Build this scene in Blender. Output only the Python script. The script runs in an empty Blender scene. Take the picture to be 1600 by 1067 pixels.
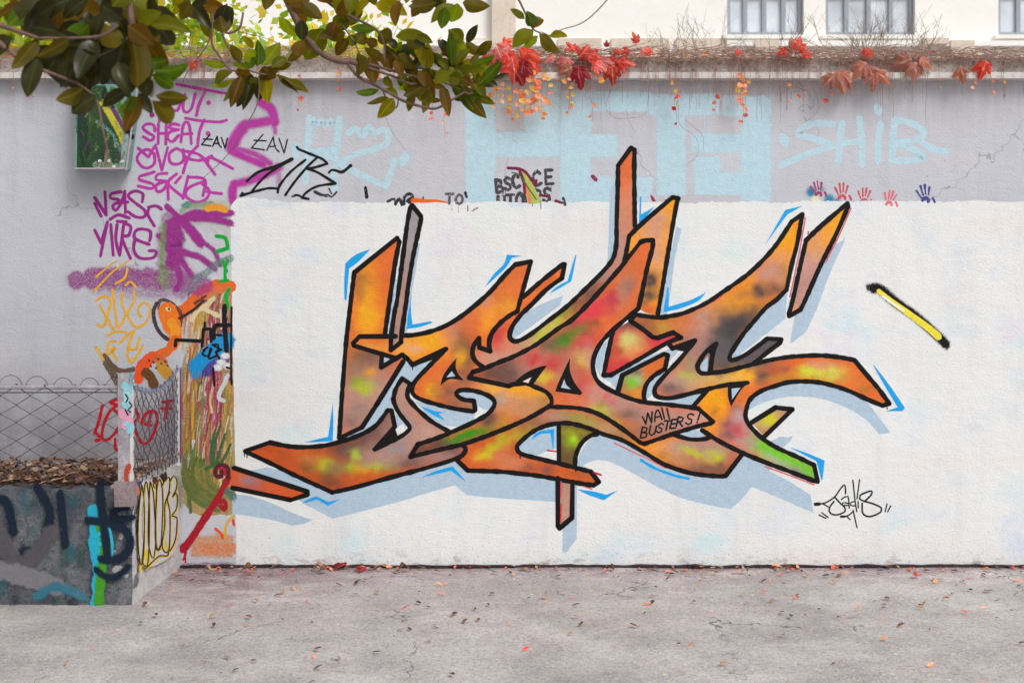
import bpy, math, random
from mathutils import Vector, Matrix, noise
from mathutils.geometry import delaunay_2d_cdt
R = random.Random(7)
scene = bpy.context.scene
COL = scene.collection

# ---------------------------------------------------------------- camera, sky, sun, exposure
S, D, H = 1805.0, 7.05, 1.6            # focal length in photo pixels, distance to the wall, eye height
cam = bpy.data.cameras.new('camera'); camo = bpy.data.objects.new('camera', cam); COL.objects.link(camo)
camo.location = (0, -D, H); camo.rotation_euler = (math.radians(90), 0, 0)
cam.sensor_width = 36; cam.lens = S / 1600 * 36; cam.shift_y = -59 / 1600
cam.clip_end = 500; cam.clip_start = 0.05
cam.dof.use_dof = True; cam.dof.focus_distance = D; cam.dof.aperture_fstop = 3.2
scene.camera = camo
world = bpy.data.worlds.new('World'); scene.world = world; world.use_nodes = True
wn = world.node_tree; bg = wn.nodes['Background']
sky = wn.nodes.new('ShaderNodeTexSky'); sky.sky_type = 'NISHITA'; sky.sun_disc = False
sky.sun_elevation = math.radians(48); sky.sun_rotation = math.radians(140)
sky.dust_density = 4.0; sky.air_density = 1.0
hs = wn.nodes.new('ShaderNodeHueSaturation'); hs.inputs['Saturation'].default_value = 0.12
wn.links.new(sky.outputs[0], hs.inputs['Color']); wn.links.new(hs.outputs[0], bg.inputs[0])
bg.inputs[1].default_value = 0.13
sun = bpy.data.lights.new('sun', 'SUN'); suno = bpy.data.objects.new('sun', sun); COL.objects.link(suno)
sun.energy = 1.45; sun.angle = math.radians(24); sun.color = (1.0, 0.985, 0.955)
# light comes from high up, from behind the camera and to its right
sd = Vector((-0.46, 0.55, -0.80)).normalized()
suno.rotation_euler = sd.to_track_quat('-Z', 'Y').to_euler()
vs = scene.view_settings; vs.view_transform = 'Standard'; vs.look = 'None'; vs.exposure = 0.03; vs.gamma = 1
vs.use_curve_mapping = False
scene.cycles.transparent_max_bounces = 32

# ---------------------------------------------------------------- helpers
def lin(c):
    if len(c) == 3 and max(c) > 1.0:
        c = [v / 255 for v in c]
    return tuple((v / 12.92 if v <= 0.04045 else ((v + 0.055) / 1.055) ** 2.4) for v in c)

def P(x, y, d):                        # photo pixel at distance d from the camera -> world
    return Vector(((x - 800) / S * d, d - D, H - (y - 474.5) / S * d))
def on_wall(x, y, o):
    return ((x - 800) / S * D, -o * 0.16, H - (y - 474.5) / S * D)
SX = -2.023; FD = 6.16; FY = FD - D
def on_side(x, y, o):
    d = S * (-SX) / max(800 - x, 1)
    return (SX + o, d - D, H - (y - 474.5) * d / S)
def on_front(x, y, o):
    return ((x - 800) / S * FD, FY - o, H - (y - 474.5) * FD / S)

def link(name, me, parent=None, m=None):
    o = bpy.data.objects.new(name, me); COL.objects.link(o)
    if m is not None and me is not None and not me.materials: me.materials.append(m)
    if parent is not None: o.parent = parent
    return o
def mesh(name, vs_, fs, m=None, parent=None, smooth=False):
    me = bpy.data.meshes.new(name); me.from_pydata([tuple(v) for v in vs_], [], fs)
    if smooth: me.polygons.foreach_set('use_smooth', [True] * len(me.polygons))
    me.update()
    if parent is not None and parent.type == 'EMPTY':
        L = parent.location
        if L.length > 0: me.transform(Matrix.Translation(-L))
    return link(name, me, parent, m)
def thing(name, label, cat, loc=(0, 0, 0), group=None):
    o = bpy.data.objects.new(name, None); COL.objects.link(o); o.location = loc
    o['label'] = label; o['category'] = cat; o['kind'] = 'thing'
    if group: o['group'] = group
    return o
def tag(o, label, cat, group=None):
    o['label'] = label; o['category'] = cat; o['kind'] = 'thing'
    if group: o['group'] = group
    return o
def box(x0, x1, y0, y1, z0, z1):
    v = [(x0,y0,z0),(x1,y0,z0),(x1,y1,z0),(x0,y1,z0),(x0,y0,z1),(x1,y0,z1),(x1,y1,z1),(x0,y1,z1)]
    f = [(0,3,2,1),(4,5,6,7),(0,1,5,4),(1,2,6,5),(2,3,7,6),(3,0,4,7)]
    return v, f
def rough_box(x0, x1, y0, y1, z0, z1, step, amp, seed=0, chamfer=0.0):
    """box whose faces are subdivided and pushed about, for worn concrete"""
    vs_, fs = [], []
    def grid(o, u, v, nu, nv):
        b = len(vs_)
        for j in range(nv + 1):
            for i in range(nu + 1):
                vs_.append(o + u * (i / nu) + v * (j / nv))
        for j in range(nv):
            for i in range(nu):
                a = b + j * (nu + 1) + i
                fs.append((a, a + 1, a + nu + 2, a + nu + 1))
    dx, dy, dz = x1 - x0, y1 - y0, z1 - z0
    n = lambda l: max(1, min(400, int(l / step)))
    V = Vector
    grid(V((x0,y0,z0)), V((dx,0,0)), V((0,0,dz)), n(dx), n(dz))
    grid(V((x1,y0,z0)), V((0,dy,0)), V((0,0,dz)), n(dy), n(dz))
    grid(V((x0,y0,z1)), V((dx,0,0)), V((0,dy,0)), n(dx), n(dy))
    grid(V((x0,y1,z0)), V((0,-dy,0)), V((0,0,dz)), n(dy), n(dz))
    grid(V((x0,y1,z0)), V((dx,0,0)), V((0,-dy,0)), n(dx), n(dy))
    grid(V((x1,y1,z0)), V((-dx,0,0)), V((0,0,dz)), n(dx), n(dz))
    out = []
    for p in vs_:
        q = noise.noise_vector(p * 9 + V((seed, 0, 0))) * amp + noise.noise_vector(p * 35 + V((seed, 5, 0))) * amp * 0.5
        out.append(p + q)
    return out, fs
def tube(pts, r0, r1=None, n=5, vs_=None, fs=None, radii=None):
    """tube along pts, appended to vs_, fs"""
    if r1 is None: r1 = r0
    pts = [Vector(p) for p in pts]; m = len(pts)
    base = len(vs_); up = Vector((0.13, 0.21, 0.97))
    for i, p in enumerate(pts):
        t = (pts[min(i + 1, m - 1)] - pts[max(i - 1, 0)])
        if t.length < 1e-9: t = Vector((0, 0, 1))
        t.normalize()
        a = t.cross(up)
        if a.length < 0.05: a = t.cross(Vector((1, 0, 0)))
        a.normalize(); b = t.cross(a)
        r = radii[i] if radii else r0 + (r1 - r0) * i / max(1, m - 1)
        for k in range(n):
            an = 2 * math.pi * k / n
            vs_.append(p + a * (math.cos(an) * r) + b * (math.sin(an) * r))
    for i in range(m - 1):
        for k in range(n):
            q = base + i * n; k2 = (k + 1) % n
            fs.append((q + k, q + k2, q + n + k2, q + n + k))
    fs.append(tuple(base + k for k in range(n))[::-1]); fs.append(tuple(base + (m - 1) * n + k for k in range(n)))

def parse(s):
    out = []
    for t in s.split():
        c = t.endswith('c'); t = t.rstrip('c'); x, y = t.split(','); out.append((float(x), float(y), c))
    return out
def crom(pts, step=3.0):
    """Catmull-Rom through pts [(x,y)]"""
    n = len(pts)
    if n < 3:
        return [tuple(p) for p in pts]
    res = []
    for i in range(n - 1):
        p0 = pts[max(i - 1, 0)]; p1 = pts[i]; p2 = pts[i + 1]; p3 = pts[min(i + 2, n - 1)]
        L = math.hypot(p2[0] - p1[0], p2[1] - p1[1]); k = max(1, int(L / step))
        for j in range(k):
            t = j / k
            res.append(tuple(0.5 * ((2 * p1[a]) + (-p0[a] + p2[a]) * t + (2 * p0[a] - 5 * p1[a] + 4 * p2[a] - p3[a]) * t * t
                       + (-p0[a] + 3 * p1[a] - 3 * p2[a] + p3[a]) * t ** 3) for a in (0, 1)))
    res.append(tuple(pts[-1][:2])); return res
def runs(s, step=3.0):
    """split a path at its corners and smooth each run"""
    pts = parse(s) if isinstance(s, str) else [(p[0], p[1], len(p) > 2 and p[2]) for p in s]
    out, cur = [], [pts[0]]
    for p in pts[1:]:
        cur.append(p)
        if p[2]: out.append(cur); cur = [p]
    if len(cur) > 1: out.append(cur)
    return [crom([(p[0], p[1]) for p in r], step) for r in out]
def poly_of(s, step=3.0, closed=True):
    pts = parse(s)
    if closed:
        # start at a corner if there is one
        ci = next((i for i, p in enumerate(pts) if p[2]), None)
        if ci is not None: pts = pts[ci:] + pts[:ci]
        pts = pts + [pts[0]]
    res = []
    for r in runs(pts, step): res += r[:-1]
    if not closed: res.append((pts[-1][0], pts[-1][1]))
    return res

class Paint:
    """a film of paint: strokes and patches laid on a plane, every vertex with its own colour and cover"""
    def __init__(s, base, mp=on_wall, inc=3e-5):
        s.v, s.f, s.c, s.o, s.mp, s.inc = [], [], [], base, mp, inc
    def nxt(s): s.o += s.inc; return s.o
    def add(s, x, y, o, c, a):
        s.v.append(s.mp(x, y, o)); s.c.append((c[0], c[1], c[2], a)); return len(s.v) - 1
    def disc(s, x, y, r, c, a=1, f=0.6, sx=1, sy=1, rot=0, n=14):
        c = lin(c); o = s.nxt(); k0 = s.add(x, y, o, c, a); ca, sa = math.cos(rot), math.sin(rot)
        for rr, al in ((r, a), (r + f, 0)):
            for i in range(n):
                an = 2 * math.pi * i / n; u, w = math.cos(an) * rr * sx, math.sin(an) * rr * sy
                s.add(x + u * ca - w * sa, y + u * sa + w * ca, o, c, al)
        for i in range(n):
            j = (i + 1) % n
            s.f.append((k0, k0 + 1 + i, k0 + 1 + j)); s.f.append((k0 + 1 + i, k0 + 1 + n + i, k0 + 1 + n + j, k0 + 1 + j))
    def stroke(s, path, w, c, a=1.0, f=0.7, taper=None, wob=0.0, cap=True, step=3.0, halo=None):
        if halo: s.stroke(path, w * .8, c, halo[0], halo[1], taper, .3)
        c = lin(c)
        for pts in runs(path, step):
            o = s.nxt(); n = len(pts); b = len(s.v)
            L = [0]
            for i in range(1, n): L.append(L[-1] + math.hypot(pts[i][0] - pts[i-1][0], pts[i][1] - pts[i-1][1]))
            T = L[-1] or 1
            def nrm(i):
                p, q = pts[max(i - 1, 0)], pts[min(i + 1, n - 1)]
                dx, dy = q[0] - p[0], q[1] - p[1]; l = math.hypot(dx, dy) or 1
                return dx / l, dy / l
            rows = []
            for i in range(n):
                tx, ty = nrm(i); hw = w / 2
                if taper: hw *= taper[0] + (taper[1] - taper[0]) * L[i] / T
                if wob:
                    hw *= 1 + wob * noise.noise(Vector((pts[i][0] * 0.12, pts[i][1] * 0.12, b * 0.37)))
                rows.append((pts[i][0], pts[i][1], tx, ty, hw, a))
            if cap:                                          # rounded ends
                for end in (0, 1):
                    x, y, tx, ty, hw, al = rows[0 if end == 0 else -1]; sg = -1 if end == 0 else 1
                    for q, k in ((0.5, 0.86), (0.86, 0.5)):
                        e = (x + sg * tx * hw * q, y + sg * ty * hw * q, tx, ty, hw * k, a)
                        rows = [e] + rows if end == 0 else rows + [e]
                    e = (x + sg * tx * (hw + f), y + sg * ty * (hw + f), tx, ty, hw * 0.3, 0)
                    rows = [e] + rows if end == 0 else rows + [e]
            for (x, y, tx, ty, hw, al) in rows:
                for k, aa in ((-(hw + f), 0), (-hw, al), (hw, al), (hw + f, 0)):
                    s.add(x - ty * k, y + tx * k, o + 0.4 * s.inc * (len(s.v) - b) / (4 * len(rows)), c, aa)
            for i in range(len(rows) - 1):
                for k in range(3):
                    q = b + i * 4 + k; s.f.append((q, q + 4, q + 5, q + 1))
    def rect(s, x0, y0, x1, y1, c, a=1.0, f=3.0):
        """a roller-painted block with soft edges"""
        c = lin(c); o = s.nxt(); b = len(s.v)
        nx = max(2, int((x1 - x0) / 7)); ny = max(2, int((y1 - y0) / 7))
        xs = [x0 - f] + [x0 + (x1 - x0) * i / nx for i in range(nx + 1)] + [x1 + f]
        ys = [y0 - f] + [y0 + (y1 - y0) * i / ny for i in range(ny + 1)] + [y1 + f]
        for j, y in enumerate(ys):
            for i, x in enumerate(xs):
                edge = i in (0, len(xs) - 1) or j in (0, len(ys) - 1)
                wx = noise.noise(Vector((x * 0.07, y * 0.07, b))) * 3; wy = noise.noise(Vector((x * 0.07, y * 0.07, b + 9))) * 3
                s.add(x + wx, y + wy, o, c, 0 if edge else a)
        m = len(xs)
        for j in range(len(ys) - 1):
            for i in range(m - 1):
                q = b + j * m + i; s.f.append((q, q + m, q + m + 1, q + 1))
    def poly(s, path, c, a=1.0, blobs=None, grid=None, step=3.0, closed=True, rough=0.0):
        """filled outline; with blobs it becomes a fine net that carries the sprayed colours"""
        pts = poly_of(path, step) if isinstance(path, str) else path
        if rough:
            pts = [(x + noise.noise(Vector((x * .3, y * .3, 1))) * rough, y + noise.noise(Vector((x * .3, y * .3, 7))) * rough) for x, y in pts]
        o = s.nxt(); n = len(pts)
        vin = [Vector(p) for p in pts]; edges = [(i, (i + 1) % n) for i in range(n)]
        if grid:
            x0, x1 = min(p[0] for p in pts), max(p[0] for p in pts); y0, y1 = min(p[1] for p in pts), max(p[1] for p in pts)
            y = y0 + grid * 0.5; r = 0
            while y < y1:
                x = x0 + (grid * 0.5 if r % 2 else 0)
                while x < x1:
                    vin.append(Vector((x, y))); x += grid
                y += grid * 0.87; r += 1
        ov, oe, of, *_ = delaunay_2d_cdt(vin, edges, [list(range(n))], 1, 1e-4)
        b = len(s.v); base = lin(c)
        for p in ov:
            col = base
            if blobs: col = blend(p.x, p.y, base, blobs)
            s.add(p.x, p.y, o, col, a)
        for t in of: s.f.append(tuple(b + i for i in t))
    def mark(s):
        s.cuts = getattr(s, 'cuts', []) + [(len(s.v), len(s.f))]
    def split(s, name, m, parent, label=None):
        """every marked shape becomes a mesh of its own"""
        cuts = s.cuts + [(len(s.v), len(s.f))]; V_, F_, C_ = s.v, s.f, s.c; first = None
        for (a, fa), (b, fb) in zip(cuts[:-1], cuts[1:]):
            if fb == fa: continue
            s.v, s.c = V_[a:b], C_[a:b]; s.f = [tuple(i - a for i in t) for t in F_[fa:fb]]
            o = s.build(name, m, parent, label); label = None
    def build(s, name, m, parent=None, label=None):
        me = bpy.data.meshes.new(name); me.from_pydata(s.v, [], s.f)
        at = me.color_attributes.new('Col', 'FLOAT_COLOR', 'POINT')
        at.data.foreach_set('color', [q for c in s.c for q in c]); me.update()
        o = link(name, me, parent, m)
        if label: o['label'] = label
        return o
def blend(x, y, base, blobs):
    n1 = noise.noise(Vector((x * 0.035, y * 0.035, 3.3))); n2 = noise.noise(Vector((x * 0.06, y * 0.09, 8.1))); n3 = noise.noise(Vector((x * 0.08, y * 0.06, 18.1)))
    c = [max(0, v * (1 + 0.10 * n1 + 0.06 * n2)) for v in base]
    for bl in blobs:
        bx, by, rx, ry, bc, st = bl[:6]; ro = bl[6] if len(bl) > 6 else 0
        dx, dy = x - bx + n2 * 7 + n1 * 3, y - by + n3 * 6
        if ro:
            ca, sa = math.cos(ro), math.sin(ro); dx, dy = dx * ca + dy * sa, -dx * sa + dy * ca
        d = (dx / (rx * 1.15)) ** 2 + (dy / (ry * 1.15)) ** 2
        if d < 6:
            w = min(1.0, st * 1.08 * math.exp(-d * .85)); w *= 1 + 0.15 * n2; w = min(1, w)
            c = [c[i] * (1 - w) + bc[i] * w for i in range(3)]
    g = noise.noise(Vector((x * 0.02, y * 0.03, 41)))
    return [min(.9, v * (1.0 + .12 * g)) for v in c]
def in_poly(x, y, pts):
    r = False; n = len(pts); j = n - 1
    for i in range(n):
        if (pts[i][1] > y) != (pts[j][1] > y) and x < (pts[j][0] - pts[i][0]) * (y - pts[i][1]) / (pts[j][1] - pts[i][1]) + pts[i][0]: r = not r
        j = i
    return r

# ---------------------------------------------------------------- materials
def mat(name):
    m = bpy.data.materials.new(name); m.use_nodes = True
    nt = m.node_tree; b = nt.nodes['Principled BSDF']
    return m, nt, b
def N(nt, typ, **kw):
    n = nt.nodes.new(typ)
    for k, v in kw.items():
        if k in n.inputs: n.inputs[k].default_value = v
        else: setattr(n, k, v)
    return n
def mixc(nt, fac, a, b, mode='MIX'):
    n = nt.nodes.new('ShaderNodeMix'); n.data_type = 'RGBA'; n.blend_type = mode
    for sock, v in ((0, fac), (6, a), (7, b)):
        if hasattr(v, 'is_linked') or hasattr(v, 'links'): nt.links.new(v, n.inputs[sock])
        else: n.inputs[sock].default_value = v if sock == 0 else (v[0], v[1], v[2], 1)
    return n.outputs[2]
def mathn(nt, op, a, b=None, c=None, clamp=False):
    n = nt.nodes.new('ShaderNodeMath'); n.operation = op; n.use_clamp = clamp
    for i, v in enumerate((a, b, c)):
        if v is None: continue
        if hasattr(v, 'links'): nt.links.new(v, n.inputs[i])
        else: n.inputs[i].default_value = v
    return n.outputs[0]
def maprange(nt, v, a, b, c=0, d=1, smooth=False):
    n = nt.nodes.new('ShaderNodeMapRange'); nt.links.new(v, n.inputs[0])
    if smooth: n.interpolation_type = 'SMOOTHSTEP'
    for i, q in zip((1, 2, 3, 4), (a, b, c, d)): n.inputs[i].default_value = q
    return n.outputs[0]
def position(nt, scale=(1, 1, 1), rot=(0, 0, 0)):
    g = nt.nodes.new('ShaderNodeNewGeometry'); mp = nt.nodes.new('ShaderNodeMapping')
    mp.inputs['Scale'].default_value = scale; mp.inputs['Rotation'].default_value = rot
    nt.links.new(g.outputs['Position'], mp.inputs[0]); return mp.outputs[0]
def noisen(nt, vec, scale, detail=4, rough=0.55, out=0, dist=0.0):
    n = nt.nodes.new('ShaderNodeTexNoise'); n.inputs['Scale'].default_value = scale
    n.inputs['Detail'].default_value = detail; n.inputs['Roughness'].default_value = rough; n.inputs['Distortion'].default_value = dist
    nt.links.new(vec, n.inputs['Vector']); return n.outputs[out]
def plaster_group():
    """the relief of the rolled, much repainted render, shared by the wall and by every film of paint on it"""
    g = bpy.data.node_groups.new('plaster_relief', 'ShaderNodeTree')
    g.interface.new_socket('Normal', in_out='OUTPUT', socket_type='NodeSocketVector')
    g.interface.new_socket('Grain', in_out='OUTPUT', socket_type='NodeSocketFloat')
    out = g.nodes.new('NodeGroupOutput')
    p = position(g, (1, 1, 1))
    ps = position(g, (0.8, 1, 1.25))
    a = noisen(g, ps, 80, 5, 0.62); b = noisen(g, ps, 16, 3, 0.5); c = noisen(g, p, 190, 2, 0.6)
    vo = g.nodes.new('ShaderNodeTexVoronoi'); vo.inputs['Scale'].default_value = 22; vo.inputs['Randomness'].default_value = 1
    g.links.new(p, vo.inputs['Vector'])
    pim = maprange(g, vo.outputs['Distance'], 0.0, 0.11, 1.0, 0.0, True)     # small nibs of old paint
    sel = maprange(g, noisen(g, p, 6, 2), 0.56, 0.60, 0, 1)
    pim = mathn(g, 'MULTIPLY', pim, sel)
    h = mathn(g, 'ADD', mathn(g, 'MULTIPLY', a, 0.75), mathn(g, 'MULTIPLY', b, 0.7))
    h = mathn(g, 'ADD', h, mathn(g, 'MULTIPLY', c, 0.4)); h = mathn(g, 'ADD', h, mathn(g, 'MULTIPLY', pim, 0.8))
    bu = g.nodes.new('ShaderNodeBump'); bu.inputs['Strength'].default_value = 0.75; bu.inputs['Distance'].default_value = 0.006
    g.links.new(h, bu.inputs['Height']); g.links.new(bu.outputs[0], out.inputs[0])
    g.links.new(a, out.inputs[1])
    return g
PG = plaster_group()
def relief(nt, b):
    g = nt.nodes.new('ShaderNodeGroup'); g.node_tree = PG; nt.links.new(g.outputs[0], b.inputs['Normal']); return g.outputs[1]

def m_film(name, cut=None, fine=260.0, rough=0.6, edge=5.0, worn=0.0, scale=(1, 1, 1)):
    """paint film; colour and cover come from the strokes, the grain of the cover from noise"""
    m, nt, b = mat(name); b.inputs['Roughness'].default_value = rough; b.inputs['Specular IOR Level'].default_value = 0.18
    at = nt.nodes.new('ShaderNodeAttribute'); at.attribute_name = 'Col'
    gr = relief(nt, b)
    p = position(nt)
    v = noisen(nt, p, 30, 3)
    sg = noisen(nt, p, 330, 2, 0.8)
    fac = mathn(nt, 'MULTIPLY', maprange(nt, v, 0.3, 0.7, 0.93, 1.05), maprange(nt, sg, 0.3, 0.7, 0.86, 1.12))
    col = mixc(nt, 1.0, at.outputs['Color'], (1, 1, 1), 'MULTIPLY')
    mul = nt.nodes.new('ShaderNodeVectorMath'); mul.operation = 'SCALE'
    nt.links.new(col, mul.inputs[0]); nt.links.new(fac, mul.inputs['Scale'])
    nt.links.new(mul.outputs[0], b.inputs['Base Color'])
    if cut:
        n = noisen(nt, position(nt, scale), fine, 2, 0.7)
        al = at.outputs['Alpha']
        # al 0..1 against grain: hard where cover is full, stippled where it thins out
        d = mathn(nt, 'SUBTRACT', mathn(nt, 'MULTIPLY', al, 1.0 + worn * 0), maprange(nt, n, 0.25, 0.75, 0.02, 0.98))
        d = mathn(nt, 'MULTIPLY_ADD', d, edge, 0.5, True)
        if worn:
            w = noisen(nt, position(nt, (1, 1, 1)), 60, 5, 0.7)
            d = mathn(nt, 'MULTIPLY', d, maprange(nt, w, 0.30 + 0.1 * worn, 0.305 + 0.1 * worn, 0, 1))
        full = maprange(nt, al, 0.0, 0.02, 0, 1)
        nt.links.new(mathn(nt, 'MULTIPLY', d, full), b.inputs['Alpha'])
    return m
M_FILL = m_film('sprayed_colour')
M_CRISP = m_film('crisp_paint', cut=True, fine=420, edge=40)
M_SOFT = m_film('soft_spray', cut=True, fine=380, edge=40)
M_ROLL = m_film('rolled_paint', cut=True, fine=150, edge=40, scale=(1, 1, 0.7), rough=0.75)
M_BRUSH = m_film('brushed_paint', cut=True, fine=190, edge=40, worn=0.5, rough=0.5)
M_FADE = m_film('faded_ink', cut=True, fine=200, edge=40, worn=0.9)

def m_wall():
    m, nt, b = mat('grey_wall_paint'); b.inputs['Roughness'].default_value = 0.8
    relief(nt, b); p = position(nt)
    c = mixc(nt, maprange(nt, noisen(nt, position(nt, (0.6, 1, 1.3)), 1.6, 5, 0.6), 0.35, 0.68), lin((194, 197, 207)), lin((205, 206, 213)))
    c = mixc(nt, maprange(nt, noisen(nt, p, 9, 4), 0.55, 0.75, 0, 0.35), c, lin((186, 188, 200)))
    pv = nt.nodes.new('ShaderNodeTexVoronoi'); pv.distance = 'CHEBYCHEV'; pv.inputs['Scale'].default_value = 1.1; nt.links.new(noise_warp(nt, 0.05), pv.inputs[0])
    ps_ = nt.nodes.new('ShaderNodeSeparateColor'); nt.links.new(pv.outputs['Color'], ps_.inputs[0])
    c = mixc(nt, maprange(nt, ps_.outputs[0], 0.0, 1.0, 0, 0.45), c, lin((188, 186, 190)))
    c = mixc(nt, maprange(nt, noisen(nt, position(nt, (3.0, 1, .4)), 3, 5, .7), 0.5, 0.7, 0, 0.35), c, lin((176, 178, 186)))
    ck = nt.nodes.new('ShaderNodeTexVoronoi'); ck.feature = 'DISTANCE_TO_EDGE'; ck.inputs['Scale'].default_value = 0.9; nt.links.new(noise_warp(nt, 0.25), ck.inputs[0])
    c = mixc(nt, mathn(nt, 'MULTIPLY', maprange(nt, ck.outputs['Distance'], 0.001, 0.004, 1, 0), maprange(nt, noisen(nt, p, 1.4, 3), 0.5, 0.56, 0, 0.55)), c, lin((120, 120, 126)))
    # vertical grey streaks that deepen towards the coping
    sz = nt.nodes.new('ShaderNodeSeparateXYZ'); nt.links.new(position(nt), sz.inputs[0])
    st = noisen(nt, position(nt, (7, 1, 0.35)), 2.2, 4, 0.6)
    g = mathn(nt, 'MULTIPLY', maprange(nt, sz.outputs[2], 2.55, 2.98, 0, 0.55, True), maprange(nt, st, 0.35, 0.65, 0.25, 1))
    c = mixc(nt, g, c, lin((150, 148, 148)))
    # corner shade and dirt, both put into the wall colour above the planter
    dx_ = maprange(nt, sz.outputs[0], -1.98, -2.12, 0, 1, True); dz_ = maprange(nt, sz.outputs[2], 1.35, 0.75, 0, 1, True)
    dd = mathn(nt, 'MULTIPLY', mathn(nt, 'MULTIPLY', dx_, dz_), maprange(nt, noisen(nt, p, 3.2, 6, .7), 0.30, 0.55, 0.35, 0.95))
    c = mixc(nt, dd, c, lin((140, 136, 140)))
    vo = nt.nodes.new('ShaderNodeTexVoronoi'); vo.inputs['Scale'].default_value = 9; nt.links.new(p, vo.inputs[0])
    sp = mathn(nt, 'MULTIPLY', maprange(nt, vo.outputs['Distance'], 0.02, 0.05, 1, 0), maprange(nt, noisen(nt, p, 2.1, 1), 0.52, 0.56, 0, 1))
    c = mixc(nt, mathn(nt, 'MULTIPLY', sp, 0.7), c, lin((110, 112, 118)))
    nt.links.new(c, b.inputs['Base Color']); return m
def m_white():
    m, nt, b = mat('white_wall_paint'); b.inputs['Roughness'].default_value = 0.7
    relief(nt, b); p = position(nt)
    c = mixc(nt, maprange(nt, noisen(nt, p, 1.3, 4), 0.35, 0.7), lin((234, 235, 234)), lin((229, 231, 231)))
    # ghosts of the layer beneath, thinly covered
    vo = nt.nodes.new('ShaderNodeTexVoronoi'); vo.distance = 'CHEBYCHEV'; vo.inputs['Scale'].default_value = 3.4
    nt.links.new(noise_warp(nt, 0.06), vo.inputs[0])
    gh = maprange(nt, noisen(nt, position(nt, (1, 1, 1.4)), 2.7, 5, .65), 0.50, 0.66, 0, 0.5)
    c = mixc(nt, gh, c, mixc(nt, 0.5, lin((206, 220, 232)), vo.outputs['Color'], 'SOFT_LIGHT'))
    c = mixc(nt, maprange(nt, noisen(nt, position(nt, (0.4, 1, 2.0)), 2.1, 3), 0.57, 0.70, 0, 0.38), c, lin((238, 222, 214)))
    c = mixc(nt, maprange(nt, noisen(nt, position(nt, (3.2, 1, .5)), 2.6, 5, .7), 0.52, 0.68, 0, 0.35), c, lin((214, 216, 216)))
    # scuffs and splashed dirt low down
    sz = nt.nodes.new('ShaderNodeSeparateXYZ'); nt.links.new(position(nt), sz.inputs[0])
    lo = maprange(nt, sz.outputs[2], 0.13, 0.0, 0, 1, True)
    d = mathn(nt, 'MULTIPLY', lo, maprange(nt, noisen(nt, position(nt, (.5, 1, 1)), 16, 6, 0.75), 0.52, 0.66, 0, 0.7))
    c = mixc(nt, d, c, lin((150, 118, 122)))
    d2 = mathn(nt, 'MULTIPLY', maprange(nt, sz.outputs[2], 0.35, 0.0, 0, 1), maprange(nt, noisen(nt, p, 60, 3), 0.62, 0.68, 0, 0.8))
    c = mixc(nt, d2, c, lin((126, 170, 190)))
    # sparse chips and specks
    v2 = nt.nodes.new('ShaderNodeTexVoronoi'); v2.inputs['Scale'].default_value = 7; nt.links.new(p, v2.inputs[0])
    sp = mathn(nt, 'MULTIPLY', maprange(nt, v2.outputs['Distance'], 0.02, 0.045, 1, 0), maprange(nt, noisen(nt, p, 1.9, 1), 0.50, 0.54, 0, 1))
    c = mixc(nt, mathn(nt, 'MULTIPLY', sp, 0.6), c, lin((150, 150, 150)))
    nt.links.new(c, b.inputs['Base Color']); return m
def noise_warp(nt, amt):
    p = position(nt); n = noisen(nt, p, 5, 3, 0.6, out=1)
    a = nt.nodes.new('ShaderNodeVectorMath'); a.operation = 'MULTIPLY_ADD'
    nt.links.new(n, a.inputs[0]); a.inputs[1].default_value = (amt, amt, amt); nt.links.new(p, a.inputs[2]); return a.outputs[0]
def m_stone(name, c1, c2, c3, scale=8, bump=0.5, dist=0.01, dark=0.5, rough=0.9):
    m, nt, b = mat(name); b.inputs['Roughness'].default_value = rough
    p = position(nt); n1 = noisen(nt, p, scale, 6, 0.65); n2 = noisen(nt, p, scale * 7, 4, 0.7); n3 = noisen(nt, p, scale * 30, 2, 0.6)
    c = mixc(nt, maprange(nt, n1, 0.35, 0.65), lin(c1), lin(c2))
    c = mixc(nt, maprange(nt, n2, 0.5, 0.68, 0, dark), c, lin(c3))
    nt.links.new(c, b.inputs['Base Color'])
    h = mathn(nt, 'ADD', mathn(nt, 'MULTIPLY', n2, 1.0), mathn(nt, 'MULTIPLY', n3, 0.5))
    bu = N(nt, 'ShaderNodeBump', Strength=bump, Distance=dist); nt.links.new(h, bu.inputs['Height']); nt.links.new(bu.outputs[0], b.inputs['Normal'])
    return m
def m_plain(name, c, rough=0.6, var=0.15, metallic=0.0, scale=40):
    m, nt, b = mat(name); b.inputs['Roughness'].default_value = rough; b.inputs['Metallic'].default_value = metallic
    n = noisen(nt, position(nt), scale, 4); l = lin(c)
    c_ = mixc(nt, maprange(nt, n, 0.3, 0.7), tuple(v * (1 - var) for v in l), tuple(min(1, v * (1 + var)) for v in l))
    nt.links.new(c_, b.inputs['Base Color'])
    bu = N(nt, 'ShaderNodeBump', Strength=0.3, Distance=0.002); nt.links.new(n, bu.inputs['Height']); nt.links.new(bu.outputs[0], b.inputs['Normal'])
    return m
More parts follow.
